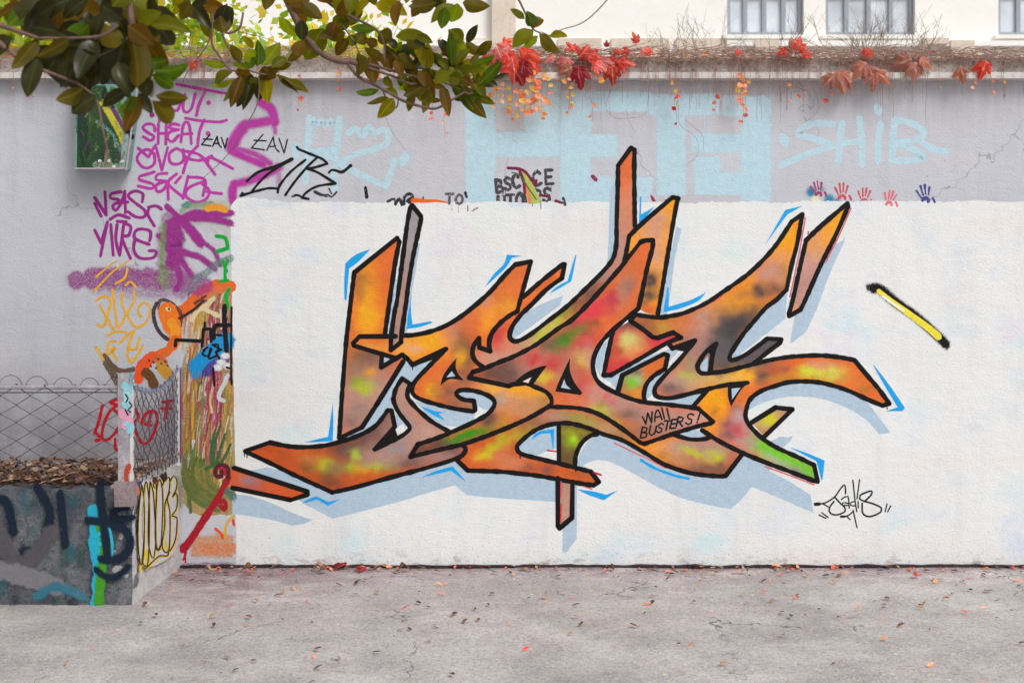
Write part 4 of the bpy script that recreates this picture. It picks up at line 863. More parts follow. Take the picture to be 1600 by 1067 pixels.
# black outline
W_ = 6.9
LINES = ['530,684c 533.5,630 537,582 541,533 546,489 550,455 553.6,426c 620.5,372c 624,378c 617,414 609,469 601.5,522c', '597,553c 595.5,574c 628.4,554.3c 637,561c 644.6,570c 697,545c', '630,565c 588.6,632.2c 565.6,667.6c 531,684c',
 '618,525.4c 561.7,525.8c 551.7,536.4c 553,540c 597.5,553.4 620,560c', '629,524.2c 646.2,523.4 670.6,518.5 695,509.6 716,497.4 735.6,482.8 764.4,457.5 788.7,430 805,413.6c 829.4,408.7c 826,421.7 816.4,456 808.2,486.7c 798.5,491.6 781.4,505 768.4,521 764.3,535.7 766,548.7c 748.9,543c 748.5,528c 740.7,539 738.3,553.6 744,565 755.4,574c',
 '733,589.6c 739,581c 757,575.5 778,566.6 802.5,557 831.7,542 851,529 875,511.4 893,500 918.7,475.4 951,439.6 970.7,416.9 978,407c 1000.7,378.7c 1008,376 1020,375.4c 1019.4,387.6 1010.5,421.7 1002.4,460.7 997.5,482c 978,498 955,518 939,535.7 929.5,553.6 926.3,570 929.5,587.7 939,600.7 958.7,612 983,622 1007.5,628.4 1040,631.6 1078,636 1091,638c 1114,658.5c 1110.6,661c 1086,667 1053.7,677 1006.6,693.4c 1000,691c 972.5,670 942.5,650.4 918,640.6 893.7,636.6 861,635.5',
 '975.6,409c 979.6,389 983,369.5c 994,358 1013.7,340 1051,308.6c 1060,310.5c 1056,325 1046,382.5 1035,449 1027.6,492.4c', '992,353.3c 991,268.7 991.5,234.6c 986,231.4c 965.8,259c 965,300 963.4,350 963,381 957.7,404 943,423.4 918.7,447.7 886,478.6 853.7,503.5 831,521 813,531.5 803,533 796.5,526 800,511 813,493 831,475.4 853.7,452.6 878,434.7c 882.5,412.5c 879.7,412.8c 845.6,439.6 817,465c',
 '733,590c 794.4,603c 815.5,597.5 835,604 852.9,612 861,621.9 861,631.6 849.6,639.7 826.9,652.7 802.5,664 783,672 755,683 722.5,694 690,701.6 641.2,713.5c 652.6,694.2c 681.9,684.5 706,674.7 738.7,660 761.5,647 772.5,632.5 769.6,622.7 755,614.6 735.5,609.7 719.2,609.7 713,613.8 716,619.5 725.7,624.4 740.4,626c 742.5,640.6c 738.7,642.6c 706,637.4 673.7,629.2 657.5,623.6 647.7,617.9 643.5,608 649.7,594.2 672.5,569.9 696,546c',
 '643.8,321c 657.8,338.2c 656.8,348.7 646.2,397.5 638,446 634.9,470.6 627.6,521.7 626.7,534.7c 610.8,547c 611.3,525 617,484.4 620.2,470.6 630,397.5 636.5,348.7 641.4,324 643.8,321',
 '957.5,518c 950,551 943,586c 954.6,586c 996.9,562 1040.7,536.6 1064,527.6c 1052,519.5c 1027.7,528c 1020,527c 1005,515 985,501.4c 992.6,491.6c 1026.7,496 1046,494 1070.6,488.4 1103,473.7 1127.5,457.5 1144.4,446 1168.7,428.4 1193,405.6 1214,381 1237,346.3c 1253.5,335c 1245.5,381.2 1237,413.7 1229,452.7c 1213.7,467.9 1197.5,480 1181,498.7 1161.7,521.5 1145.5,545.9 1139.8,558 1144,562.5 1160,557 1181,543 1199,528.8c 1220.5,530.4c 1219,535.5c 1200.7,549 1178,567.6c',
 '965,613c 972.5,586c 1037.5,553c 1043.5,555c 1039,576.4c 1021,587.7 1009.9,600.7 1006,617 1008,626.8', '1046,538c 1050.5,544.5c 1086,532c 1062,561.7 1037.5,587.7 1024.5,604 1022.9,613.8 1027.7,620 1045.6,621.9 1070,617 1102.5,608.5 1135,601.5 1168,598c', '1104,611c 1083,634.5c',
 '1119,537c 1102.5,550.4 1091,568 1090.3,577 1096,583 1110,582.5 1132.5,580 1165,571.9 1197.5,563.7 1230,558 1262.5,555.6 1286.9,555.6 1311,558 1335,562.5c 1352.5,583.6 1372,606.4 1389.5,630.5c 1378.5,633.5c 1352.5,622.6 1328,611.3 1303.7,603 1279.4,597.4 1255,595.8 1230.6,597.4 1211,603 1190,610.5 1173,622.7 1166.6,637.4 1165,652 1173,666.6 1191,684.5 1213.7,699 1246,713.7 1272,726.5c 1277.5,752c 1270.6,750.5c 1230,734.9 1197.5,722.7 1160,707.2 1124.4,689.4 1097,672c', '1119,537c 1113,556 1110,582',
 '1160,709c 1134,743c 1124.4,743.8 1094.4,741.4 1070,736.5 1037.5,725 1005,705.6 972.5,687.7 942.5,678 918,668.2 893.7,661.7 874.2,661 853,665 832,674.7 812.5,691 808,699 814,708.5 845,717 877.5,725 923,736.5c 935.5,752.7c 927,758c 893.7,752.7 845,743.8 812.5,739.7 779.4,736.5 731,735c 714.4,719c',
 '873,663c 873.4,722', '933,678c 921.4,681.2 908.4,692.6 900,710.5 898,729', '871.6,747c 871.6,821c 874.4,825c 893.7,808.5c 894.6,752c', '1054,679c 1078,686 1102.5,685.5 1112,681',
 '1324,318c 1325,323c 1306.9,365 1282.5,413.7 1258,469 1250.5,484c 1233.2,493.7c 1232.4,490c 1238.5,469 1252.5,405.6 1259.5,375.6c 1282.5,353.6 1324,318', '1174,660c 1212,636.6c 1238,639.5c 1194.2,682c', '365,731c 366.5,731c 480.2,767.6c 480.2,772.4c 454.2,780.8c 363.2,761.9c',
 '383,704.5c 421.7,691c 457.5,697.7 498,697 530.6,690.4 563,679 587.5,664.4 605.5,641c 612,641c 616.9,666.6c 585,702c 608.7,690.5 628.2,680.5 640,669.9 638,663.4 625,647 616.9,632.5 614.6,622.7c 619,606 628.4,591.5c 640.5,599c 636.4,618 644.5,631 660.7,647 677,660 703,674.7', '383,705c 425,724.5 457.5,740.7 519.2,769c 555,761 608.7,746 657.5,733.2 706.2,718.6 723,710.5 727.5,700.7 722,695']
for i, s in enumerate(LINES):
    OUT.stroke(s, W_, (20, 16, 17), 1, .55, wob=.26, halo=(.10, 6))
for q in ['698,543c 668,555c 643,567c 645,573c 676,562c 688,553c', '713.5,559c 712,572 716,584 725.3,594.5c 706,592 697,595 688.7,602.5c 691,590 700,575', '890.8,559c 890.5,578 897,596 910,613.8c 906.7,617c 867.7,611.3c 872.6,597.5 884,573',
          '855,571.3c 845,584 833,601c 794.6,605c 820.6,583 845,572.3', '1171,597c 1158,609 1142.3,635c 1137.6,620 1137.4,600c', '1088.5,530c 1066,539c 1051,545c 1062,548c 1074,550c', '584,705c 600,684 612,672 617,668c 622,682c 602,694', '1121,533c 1104,548c 1112,556c', '748.8,524.5c 741,538c 750,541c']:
    OUT.poly(q, (20, 16, 17), 1)
for x, y, l in ((644.5, 570, 8), (382, 708, 5), (386, 711, 4), (812.7, 709, 7), (805.5, 488, 5), (1386, 636, 3), (899.6, 732, 5)): OUT.stroke([(x, y), (x, y + l)], 1.3, (20, 16, 17), 1, .3)
h2 = Paint(0.0080)
for q in ['705.8,579.6c 697.7,589.4c 711.5,587.7c', '881.6,591.8c 876.7,605.6c 892,608c 884,600']: h2.mark(); h2.poly(q, SH)
for q in ['1106.4,557c 1105,580c 1097,579 1095.5,570', '1143,607c 1157,605.5c 1144,624c']: h2.mark(); h2.poly(q, SH)
h2.mark(); h2.poly('830.4,589c 816.5,596c 825.5,598.3c', (234, 214, 214))
BH = (30, 166, 238)
for q in ['578.8,389.4c 556,398 539.8,411.3c 538,440 538.2,467c 541.5,470c 545.5,419.5c 560,409', '643.5,459c 638,490 635.8,513.6c 655,511 676.3,504c 673,502c 644.5,507c 642,480', '792,398c 802,399 814.7,399.8c 800,403c 788.7,420 757.5,448.6c 772,428 787,413', '899,398c 900.5,400c 897,420 892.7,439.6c 875,450 858,459.5c 870,448 887,438.8c',
          '1000,307c 1002,308c 1001.5,335.4c 1022.7,323c 1012,336 998.3,348.4c', '1043,448.6c 1044.8,448.6c 1044.6,479.4c 1078.7,468.9 1103,456.7c 1091,470 1062.5,482 1036.5,487.6c', '1254,322c 1240,325 1227,328.4c 1212,354 1195.6,382.9c 1212,360 1230.5,335c', '1363.9,569.8c 1366,571c 1390,602 1414,637.2c 1410,642c 1383.4,642.5c 1402.5,636c 1382,602',
          '1233,698.3c 1262,708 1288.5,719.4c 1285.2,749.5c 1283.5,749.5c 1275.5,720c 1252,708', '520,630c 521,660 520,688.7c 490,690.5 475.4,690.8c 512.7,682c', '471.3,787c 481,780 494,774.9c 503,779 512.7,783.8c 532.2,779.7c 512.7,789.5c 494.9,779.9c',
          '657.5,746c 680,736 707,728.4c 710,731c 729,752.7c 704.6,734.9c', '657.5,635c 668,638 680,642.3c 695.7,643.9c 685,646c 695.7,656.9c 673,646', '830.4,687c 836,678 845,673c 866,669.9c 864.5,706c 860,676.4c 845,678', '901.9,764.2c 925,767 947.4,772.5c 965.2,765.8c 944,781.2c 920,773']:
    h2.mark(); h2.poly(q, BH)
h2.mark(); h2.stroke('1002,718.6 1021,730 1050.5,741.4 1076,747.5', 3.6, BH, 1, .6, wob=.3)
rd = Paint(0.0090)
rd.mark(); rd.stroke('929,738.3 939,741.8', 2.6, (214, 30, 50), 1, .5); rd.mark(); rd.stroke('1263,362 1262.5,366', 1.8, (224, 60, 70), 1, .4); rd.mark(); rd.stroke('876.5,752 876.5,776', 1.6, (214, 90, 90), 1, .5); rd.mark(); rd.stroke('876.8,787 876,815', 1.6, (214, 60, 60), 1, .5)
# thin coral under-sketch that peeps out beside the black
for s in ['1258.5,340 1250,388 1241.5,430 1234,464', '1329.5,326 1312,366 1290,410', '1060,494.5 1100,479 1128,463', '534,600 531.5,680', '954,410 935,433 905,458 878,484', '1004,712 1040,731', '925,764 908,758', '960,692 1002,712', '1272,757 1230,741 1196,729', '1060,660 1061,661']:
    rd0.mark(); rd0.stroke(s, 1.6, (226, 96, 90), .8, .6)
LET = OUT.build('graffiti_lettering', M_CRISP, WALL, 'big orange wildstyle lettering with thick black outlines on the white panel')
rd0.split('under_sketch', M_CRISP, LET, 'coral sketch line peeping out behind the black outline')
FILLP.build('colour_fill', M_FILL, LET, 'mottled orange, amber and brown sprayed fill of the lettering')
shadow.split('painted_shadow', M_CRISP, LET, 'pale blue painted shadow offset behind the lettering')
gp.split('painted_gap', M_CRISP, LET, 'pale blue and white openings between the letters')
h2.split('highlight', M_CRISP, LET, 'bright sky blue accent lines round the lettering')
rd.split('under_sketch', M_CRISP, LET, 'thin red sketch marks beside the black outline')
ins = Paint(0.0094)
for s in ['1004,651 1009,662c 1012,645c 1018,660c 1019,643', '1023,658 1024,646 1028,640 1031,646 1034,655', '1024,652 1032,650', '1034,637 1038,654', '1042,638 1046,654']: ins.stroke(s, 2.3, BLK, 1, .4)
for i, (ch, x, y, w, h) in enumerate([('B',1002,667,10,17),('U',1015,665,10,15),('S',1027,661,9,15),('T',1037,657,11,15),('E',1048,655,9,14),('R',1058,651,10,15),('S',1072,646,11,17),('!',1087,645,9,15)]):
    for s in FONT[ch]:
        pts = [(x + float(t.rstrip('c').split(',')[0]) * w - (float(t.rstrip('c').split(',')[1]) - .5) * 3, y + float(t.rstrip('c').split(',')[1]) * h, t.endswith('c')) for t in s.split()]
        ins.stroke(pts, 2.4, BLK, 1, .4)
ins.build('letter_tag', M_CRISP, LET, 'small black words WALL BUSTERS written inside the lettering')
p = Paint(0.0060)
for s in [('1274,787.4 1280,787', 5), ('1279,787 1290,785 1304,776 1312,765 1319,757 1321,763 1321,771', 2), ('1304,776 1312,785 1319,791.5 1320,799 1307,804 1297,801 1296,793 1303,783', 2.2), '1286,787 1290,789 1294,791.5', '1314.6,780 1320,776 1325,775 1327,793.6', '1326,786 1317,785 1316,789 1326,789',
          '1336,783 1329,785 1329,789 1336,790', '1332.5,749.6 1336,782 1338.7,799', '1343,749 1339,779', '1340.7,783 1341,793', ('1351,783 1343,779 1344,773.6 1353,769 1362,766.8 1361,773 1351,783c 1365,787 1377,793 1377,798.4 1368,804 1356.5,806.6 1348,801 1347,786', 2.3),
          '1386,786.7 1383,799', '1391.6,790 1387,799', '1279.5,804 1290.5,809.4', '1284,800.5 1294,808', ('1314,806.6 1320,806.6', 3.4), '1320,806.6 1327,804 1333,798.4', '1323.5,806.6 1328,811.5', '1333,797 1335,806 1336,810.8 1339,824']:
    if isinstance(s, tuple): p.stroke(s[0], s[1], BLK, 1, .4)
    else: p.stroke(s, 1.7, BLK, 1, .4)
p.build('signature', M_CRISP, WALL, 'small black looping signature at the lower right of the mural')
# ---------------------------------------------------------------- planter in front of the wall at the left
M_PLF = m_stone('painted_planter_front', (120, 122, 126), (84, 90, 98), (58, 60, 66), 5, .9, .014, .7)
M_PLS = m_stone('pale_planter_side', (220, 218, 218), (200, 197, 198), (150, 142, 144), 9, .9, .014, .5)
M_SOIL = m_stone('dark_soil', (70, 52, 44), (96, 74, 60), (40, 30, 26), 20, 1, .02, .7)
PLT = thing('planter', 'low concrete planter covered in graffiti standing against the grey wall under the fence', 'planter', (SX, FY, 0))
TOPZ = 0.635
v, f = rough_box(-8, SX - 0.002, FY, FY + 0.12, -0.15, TOPZ - .02, .03, .007, 2); mesh('front_wall', v, f, M_PLF, PLT)
v, f = rough_box(SX - 0.12, SX, FY + 0.003, -0.004, -0.15, TOPZ, .03, .006, 4); mesh('side_wall', v, f, M_PLS, PLT)
v, f = [], []
for j in range(15):
    for i in range(90):
        x = -8 + i * (8 + SX - .11) / 89; y = FY + .11 + j * (-FY - .12) / 14
        v.append((x, y, .60 + noise.noise(Vector((x * 4, y * 4, 1))) * .04 + noise.noise(Vector((x * 15, y * 15, 1))) * .012))
for j in range(14):
    for i in range(89): q = j * 90 + i; f.append((q, q + 1, q + 91, q + 90))
mesh('soil', v, f, M_SOIL, PLT, True)
def on_plane_part(p, name, m, label):
    o = p.build(name, m, None, label); o.data.transform(Matrix.Translation(-PLT.location)); o.parent = PLT; return o
p = Paint(0.014, on_front)
for i_ in range(120):
    x_, y_ = R.uniform(-60, 205), R.uniform(765, 935); p.stroke([(x_, y_), (x_ + R.uniform(-12, 12), y_ + R.uniform(6, 40))], R.uniform(3, 14), R.choice([(40,50,64),(70,84,96),(40,110,120),(150,148,152),(36,90,70),(96,90,110)]), R.uniform(.12, .5), 8, wob=.6)
NAV = (22, 36, 54)
p.stroke('148,796 152,820 150,850 156,900 150,960', 16, (40, 170, 200), .95, 3, wob=.4); p.stroke('160,820 166,850 160,892 156,940', 13, (70, 150, 40), .95, 3, wob=.4); p.stroke('172,822 177,850 174,880', 3, (50, 180, 210), .9, 2)
p.disc(158, 833, 2.5, (60, 190, 220), .9, 2); p.disc(159, 848, 2.2, (60, 190, 220), .9, 2)
for s, w in [('158,756 160,790 165,830 170,872', 9), ('140,812 165,815 190,822 205,840 200,862 178,874 160,872', 9), ('210,807 190,810 178,803 182,795 200,792', 5), ('152,888 166,899 184,899 202,884', 5), ('60,760 80,800 66,850 40,860', 9), ('96,770 104,850', 8), ('-20,790 10,780 24,830', 9)]:
    p.stroke(s, w * .75, NAV, .95, 7, wob=.15)
for s, w, c in [('-80,830 -20,800 30,880 84,830', 20, (96, 92, 98)), ('-80,900 0,890 90,915', 26, (140, 138, 142)), ('60,930 90,915 130,930', 9, (60, 130, 150))]: p.stroke(s, w, c, .6, 10, wob=.4)
on_plane_part(p, 'navy_tag', M_SOFT, 'dark navy sprayed loops over cyan and green on the planter front')
p = Paint(0.012, on_side)
p.poly('212,870c 214,790 217,752c 236,748 262,742 272,742c 276,780 272,850 264,868 246,880 228,884', (206, 204, 206), .9)
YL, DK = (226, 196, 30), (38, 28, 30)
thr = ['218,757 214,790 212,830 213,862 217,882 221,862 222,800 220,768 218,757', '222,830 220,860 219,878 226,884 229,860 230,800 228,768 225,752 222,764 221,790', '231,752 229,790 228,840 232,866 237,870 240,840 238,800 236,770 232,754', '238,762 236,756 240,752 241,780 239,820 240,850 243,860 247,852',
       '246,748 242,760 240,800 240,846 244,859 248,852 250,820 251,780 249,756 246,748', '249,760 252,754 260,745 262,752 260,770 254,790 254,820 250,850 254,862 260,860 262,840 262,800 258,780 262,768', '262,752 268,743 273,750 272,764 266,776 272,770 274,780 272,795 265,806 273,808 272,835 268,850 262,860', '224,888 234,878 246,868 258,868 260,862']
for s in thr: p.stroke([(a + 1.0, b + 1.3) for a, b, c in parse(s)], 2.0, YL, .85, .8, wob=.4)
p.stroke('216,884 216,892', 3, YL); p.stroke('226,862 228,880 226,884', 5, YL, .9, 2); p.stroke('252,846 256,856', 8, (226, 206, 120), .7, 4)
for s in thr: p.stroke(s, 1.5, DK, 1, .5, wob=.2)
p.poly('234,752c 236,744c 241,746c 243,742c 243,752c 238,756c', (92, 44, 36)); p.poly('246,744c 250,738c 252,742c 256,735c 258,744c 252,754c', (52, 34, 36)); p.stroke('213,756 216,753', 4, (70, 50, 110), .7, 1.5); p.stroke('210,760 213,770', 3, (220, 120, 90), .7, 1.5)
p.stroke('222,770 219,800 219,840', 1.2, (150,146,150), .6, .6); p.stroke('270,745 278,750 280,790', 4, (150, 146, 146), .5, 3)
on_plane_part(p, 'bubble_tag', M_CRISP, 'tall silver bubble letters outlined in black and yellow on the planter side')

# ---------------------------------------------------------------- chain link fence on the planter
M_POST = m_stone('painted_post', (186, 180, 186), (150, 142, 152), (92, 82, 88), 14, .4, .004, .6, .5)
M_WIRE = m_plain('dull_wire', (62, 54, 58), .5, .35, .3, 30)
M_WIRE2 = m_plain('old_painted_wire', (84, 70, 82), .5, .6, .2, 9)
M_WHITEBAR = m_plain('white_painted_bar', (214, 214, 210), .5, .12)
FEN = thing('chain_link_fence', 'rusty chain link fence with painted square post on top of the planter', 'fence', (SX, FY, TOPZ))
PXc = (199 - 800) / S * FD
v, f = rough_box(PXc - .029, PXc + .027, FY - .062, FY - .006, 0.53, 1.232, .03, .0012, 3); mesh('post', v, f, M_POST, FEN)
v, f = box(PXc + .028, PXc + .040, FY - .045, FY - .012, .60, 1.20); mesh('bar', v, f, M_WHITEBAR, FEN)
v, f = box(SX - .012, SX + .012, -.06, -.035, .62, 1.215); mesh('post', v, f, M_WHITEBAR, FEN)
v, f = box(SX + .0125, SX + .016, -.060, -.036, .64, 1.21); mesh('edge_strip', v, f, m_plain('violet_paint', (104, 60, 140), .5), FEN)
for xx in (-3.75, -5.4, -7.0):
    v, f = rough_box(xx - .03, xx + .03, FY - .062, FY - .006, 0.53, 1.232, .05, .0012, 3); mesh('post', v, f, M_POST, FEN)
v, f = [], []
tube([(-8, FY - .03, 1.157), (PXc - .03, FY - .03, 1.157)], .011, n=8, vs_=v, fs=f); mesh('top_rail', v, f, M_POST, FEN)
v, f = [], []
tube([(-8, FY - .033, 1.128), (-5, FY - .033, 1.124), (PXc - .03, FY - .033, 1.130)], .003, n=5, vs_=v, fs=f); mesh('strand', v, f, M_WIRE, FEN)
# spray on the post
p = Paint(0.0, lambda x, y, o: ((x - 800) / S * (FD - .064), FY - .0645 - o, H - (y - 474.5) / S * (FD - .064)))
for yy, cc, ww in [(610, (150, 206, 218), 13), (624, (170, 216, 226), 12), (640, (150, 206, 218), 11), (655, (226, 160, 186), 14), (668, (150, 206, 218), 10)]: p.stroke([(196 + R.uniform(-3, 3), yy - ww * .6), (200 + R.uniform(-2, 4), yy), (197 + R.uniform(-2, 5), yy + ww * .6)], ww * .75, cc, .9, 3, wob=.9)
for s in ['196,616 200,622 197,628', '202,628 206,634 200,640 204,644', '196,640 200,648']: p.stroke(s, 2, (30, 34, 40), .9, .6)
p.stroke('201,728 197,744 200,760', 6, (190, 70, 50), .8, 2, wob=.5); p.stroke('204,584 207,600', 4, (60, 160, 180), .6, 2)
o = p.build('spray_mark', M_BRUSH, None, 'pale blue and pink spray on the fence post'); o.data.transform(Matrix.Translation(-FEN.location)); o.parent = FEN
def wires(P0, U, length, ztop, zbot, pitch, nlean, sag, m, seed, outw, rad_):
    """woven zigzag wires hung between two posts: P0 start, U unit direction; each wire its own mesh"""
    rr = random.Random(seed); n = int(length / pitch) + 1; dz = pitch * nlean
    for i in range(n + 1):
        u0 = i * pitch; v, f = [], []; pts = []; z = ztop; k = 0
        while z > zbot:
            u = u0 + (0.53 * pitch if (k + i) % 2 else -0.53 * pitch)
            u = max(0.0, min(length, u)); s_ = sag(u / length)
            w = .004 * (1 if k % 2 else -1) + outw * math.sin(math.pi * u / length) * math.sin(math.pi * (ztop - z) / (ztop - zbot))
            q = P0 + U * u; nrm = Vector((U.y, -U.x, 0))
            q = q + nrm * (w + noise.noise(Vector((u * 7, z * 7, seed))) * .012)
            pts.append((q.x, q.y, z - s_ * max(0, (z - zbot) / (ztop - zbot)) + noise.noise(Vector((u * 9, z * 9, seed + 4))) * .006)); z -= dz; k += 1
        r0 = pts[0]; c1 = (r0[0], r0[1], r0[2] + .012)
        tube([c1] + pts, rad_, n=5, vs_=v, fs=f); mesh('wire', v, f, m, FEN)
wires(Vector((-5.4, FY - .036, 0)), Vector((1, 0, 0)), PXc - .03 + 5.4, 1.165, .60, .078, .62, lambda t: .004, M_WIRE, 2, .0, .0032)
wires(Vector((PXc + .045, FY - .03, 0)), Vector((SX - PXc - .045, -FY - .02, 0)).normalized(), .865, 1.165, .60, .044, 1.0, lambda t: .05 * math.sin(math.pi * min(1, t * 1.0)) - .055 * t ** 3, M_WIRE2, 5, .03, .0026)
# rolled top edge of the loose side panel
v, f = [], []; A = Vector((PXc + .045, FY - .03, 0)); B = Vector((SX, -.05, 0))
for ph in (0, 2.1, 4.2):
    pts = []
    for i in range(90):
        t = i / 89; q = A.lerp(B, t); z = 1.158 - .05 * math.sin(math.pi * t) + .055 * t ** 3
        pts.append((q.x + .009 * math.cos(ph + t * 70), q.y, z + .009 * math.sin(ph + t * 70)))
    tube(pts, .0022, n=4, vs_=v, fs=f)
mesh('rolled_edge', v, f, m_plain('blue_flecked_wire', (128, 140, 168), .5, .5, .3, 9), FEN)
# looping wire ends along the top of the front run
v, f = [], []
for x in [PXc - .05 - .14 * i for i in range(14)]:
    r = .05 + R.random() * .02
    tube([(x - math.cos(a) * r, FY - .03, 1.15 + math.sin(a) * r * 1.1) for a in [math.pi * q / 12 for q in range(13)]], .0017, n=4, vs_=v, fs=f)
mesh('wire_loop', v, f, M_WIRE, FEN)
# lying stick, bracket block
v, f = [], []
tube([P(211, 729, 6.30), P(228, 722, 6.5), P(252, 716, 6.75), P(281, 708, 6.98)], .012, .008, 7, v, f); k = mesh('fallen_stick', v, f, m_plain('grey_bark', (150, 140, 138), .8, .25), smooth=True)
tag(k, 'bare grey stick lying across the planter top beneath the chain link', 'stick')
v, f = rough_box((180 - 800) / S * 6.1, (207 - 800) / S * 6.1, FY - .075, FY + .006, H - (791 - 474.5) / S * 6.1, H - (752 - 474.5) / S * 6.1, .02, .003, 6)
k = mesh('post_footing', v, f, m_stone('pink_stained_concrete', (168, 150, 152), (140, 124, 124), (92, 70, 66), 14, .7, .01, .6), FEN)

# green metal cabinet on the wall, upper left
CAB = thing('wall_cabinet', 'green sprayed metal cabinet fixed high on the grey wall at the far left', 'cabinet', on_wall(178, 268, .0))
M_CABS = m_plain('cabinet_side_metal', (178, 168, 172), .45, .2)
a_, b_, c_ = 0.22, .0, 0
def cabpt(x, y, dd):  return P(x, y, D - dd)
fr = [cabpt(118, 132, .16), cabpt(215, 132, .16), cabpt(197, 266, .16), cabpt(116, 266, .16)]
bk = [cabpt(120, 132, .003), cabpt(222, 132, .003), cabpt(205, 264, .003), cabpt(118, 264, .003)]
v = fr + bk; f = [(0, 3, 2, 1), (0, 1, 5, 4), (1, 2, 6, 5), (2, 3, 7, 6), (3, 0, 4, 7)]
mesh('body', v, f, m_plain('cabinet_paint', (112, 150, 140), .45, .15), CAB)
p = Paint(0.0, lambda x, y, o: tuple(cabpt(x, y, .161 + o)))
def q(s, *a, **k): p.stroke(s, *a, **k)
p.poly('122,134c 165,134c 184,190 189,222 190,262c 120,262c', (48, 74, 50))
q('150,190 172,206 186,232 190,262', 4, (120, 170, 160), .5, 3); q('160,160 178,190 194,222', 7, (196, 190, 60), .85, 4); q('166,150 182,180 196,205', 4, (110, 60, 110), .8, 3); q('176,140 188,170 198,190', 6, (70, 120, 40), .85, 4)
q('200,192 204,204c 198,208c 206,214', 7, (24, 22, 26), .95, 1.5); q('190,262 194,236 197,214', 7, (150, 176, 180), .8, 3); q('150,258 192,262', 8, (150, 170, 150), .6, 4); q('168,236 166,258', 8, (150, 130, 120), .4, 3)
q('134,150 140,180 132,220', 14, (70, 96, 50), .6, 9); q('130,150 128,200 134,240', 12, (40, 60, 50), .6, 8)
for i_ in range(60):
    x_, y_ = R.uniform(124, 200), R.uniform(138, 250); p.stroke([(x_, y_), (x_ + R.uniform(-5, 5), y_ + R.uniform(4, 16))], R.uniform(1, 4), R.choice([(70,110,50),(120,140,70),(30,50,34),(150,150,130),(90,60,80)]), R.uniform(.3, .7), 3)
o = p.build('spray_mark', M_BRUSH, None, 'dark green, yellow and black spray on the cabinet front'); o.data.transform(Matrix.Translation(-CAB.location)); o.parent = CAB
v, f = [], []; 
for (x0, y0, x1, y1) in [(116, 264, 198, 264), (197, 266, 215, 132)]: tube([cabpt(x0, y0, .166), cabpt(x1, y1, .166)], .006, n=6, vs_=v, fs=f)
mesh('edge_frame', v, f, M_CABS, CAB)
for x, y in ((156, 252), (170, 252), (178, 261), (192, 253)):
    v, f = [], []; c0 = cabpt(x, y, .162); tube([c0, c0 + Vector((0, -.012, 0))], .011, .008, 8, v, f); mesh('bolt', v, f, M_WHITEBAR, CAB)

# ---------------------------------------------------------------- leaves
def leaf_mesh(name, nl=8, nw=4, width=.42, fold=.18, curl=.25, wav=.03, tip=1.15, seed=0):
    """unit leaf: base at 0, tip at x=1, width across y"""
    rr = random.Random(seed); vs_, fs = [], []
    for i in range(nl + 1):
        t = i / nl; w = width * .5 * (math.sin(math.pi * min(1, t ** .86)) ** .72) if 0 < t < 1 else .012
        if i == 1: w *= .8
        for j in range(nw + 1):
            s = j / nw * 2 - 1
            z = abs(s) * w * fold * 2 - curl * (t - .35) ** 2 + wav * math.sin(t * 9 + seed + (2 if s > 0 else 0)) * abs(s)
            vs_.append((t, s * w, z))
    for i in range(nl):
        for j in range(nw):
            q = i * (nw + 1) + j; fs.append((q, q + 1, q + nw + 2, q + nw + 1))
    me = bpy.data.meshes.new(name); me.from_pydata(vs_, [], fs); me.polygons.foreach_set('use_smooth', [True] * len(fs)); me.update(); return me
def lobed_mesh(name, seed=0, lobes=5):
    """three- to five-lobed creeper leaf with toothed edges, unit size, stalk at origin"""
    rr = random.Random(seed); prof = []
    angs = [-1.45, -.75, 0, .75, 1.45] if lobes == 5 else [-.95, 0, .95]
    lens = [.52, .82, 1.0, .82, .52] if lobes == 5 else [.75, 1.0, .75]
    pts = [(-.04, 0)]
    def pol(a, r): return (math.cos(a) * r + .12, math.sin(a) * r)
    for i, (a, l) in enumerate(zip(angs, lens)):
        l *= rr.uniform(.85, 1.1); w = .50
        pts += [pol(a - w * .9, l * .52), pol(a - w * .75, l * .66), pol(a - w * .45, l * .70), pol(a - w * .35, l * .86), pol(a, l), pol(a + w * .35, l * .84), pol(a + w * .5, l * .70), pol(a + w * .78, l * .64), pol(a + w * .9, l * .5)]
        if i < len(angs) - 1: pts.append(pol((a + angs[i + 1]) / 2, .56))
    n = len(pts); vs_ = [(.14, 0, .03)] + [(x, y, -.22 * (x * x + y * y) + rr.uniform(-.05, .05)) for x, y in pts]
    mid = [(x * .5 + .07, y * .5, .02 + rr.uniform(-.02, .03)) for x, y in pts]
    vs_ += mid; fs = []
    for i in range(n):
        j = (i + 1) % n; fs.append((1 + i, 1 + j, 1 + n + j, 1 + n + i)); fs.append((0, 1 + n + i, 1 + n + j))
    me = bpy.data.meshes.new(name); me.from_pydata(vs_, [], fs); me.update(); return me
M_MAG = m_leaf('magnolia_leaf', (70, 98, 24), (98, 100, 20), (112, 112, 34), .45, .45, .10)
M_MAGY = m_leaf('magnolia_leaf_yellow', (122, 136, 22), (128, 116, 18), (140, 140, 40), .6, .45, .10)
M_MAGB = m_leaf('magnolia_leaf_brown', (86, 76, 18), (98, 70, 16), (108, 92, 30), .45, .5, .15)
M_MAGD = m_leaf('magnolia_leaf_dark', (34, 50, 20), (50, 46, 16), (60, 72, 30), .25, .3, .28)
MAGM = {}
for mn, mm in (('g', M_MAG), ('y', M_MAGY), ('b', M_MAGB), ('d', M_MAGD)):
    MAGM[mn] = []
    for i in range(4):
        me = leaf_mesh('magnolia_leaf', 9, 4, .40 + .03 * i, .10 + .06 * i, .12 + .12 * i, .02, seed=i); me.materials.append(mm); MAGM[mn].append(me)
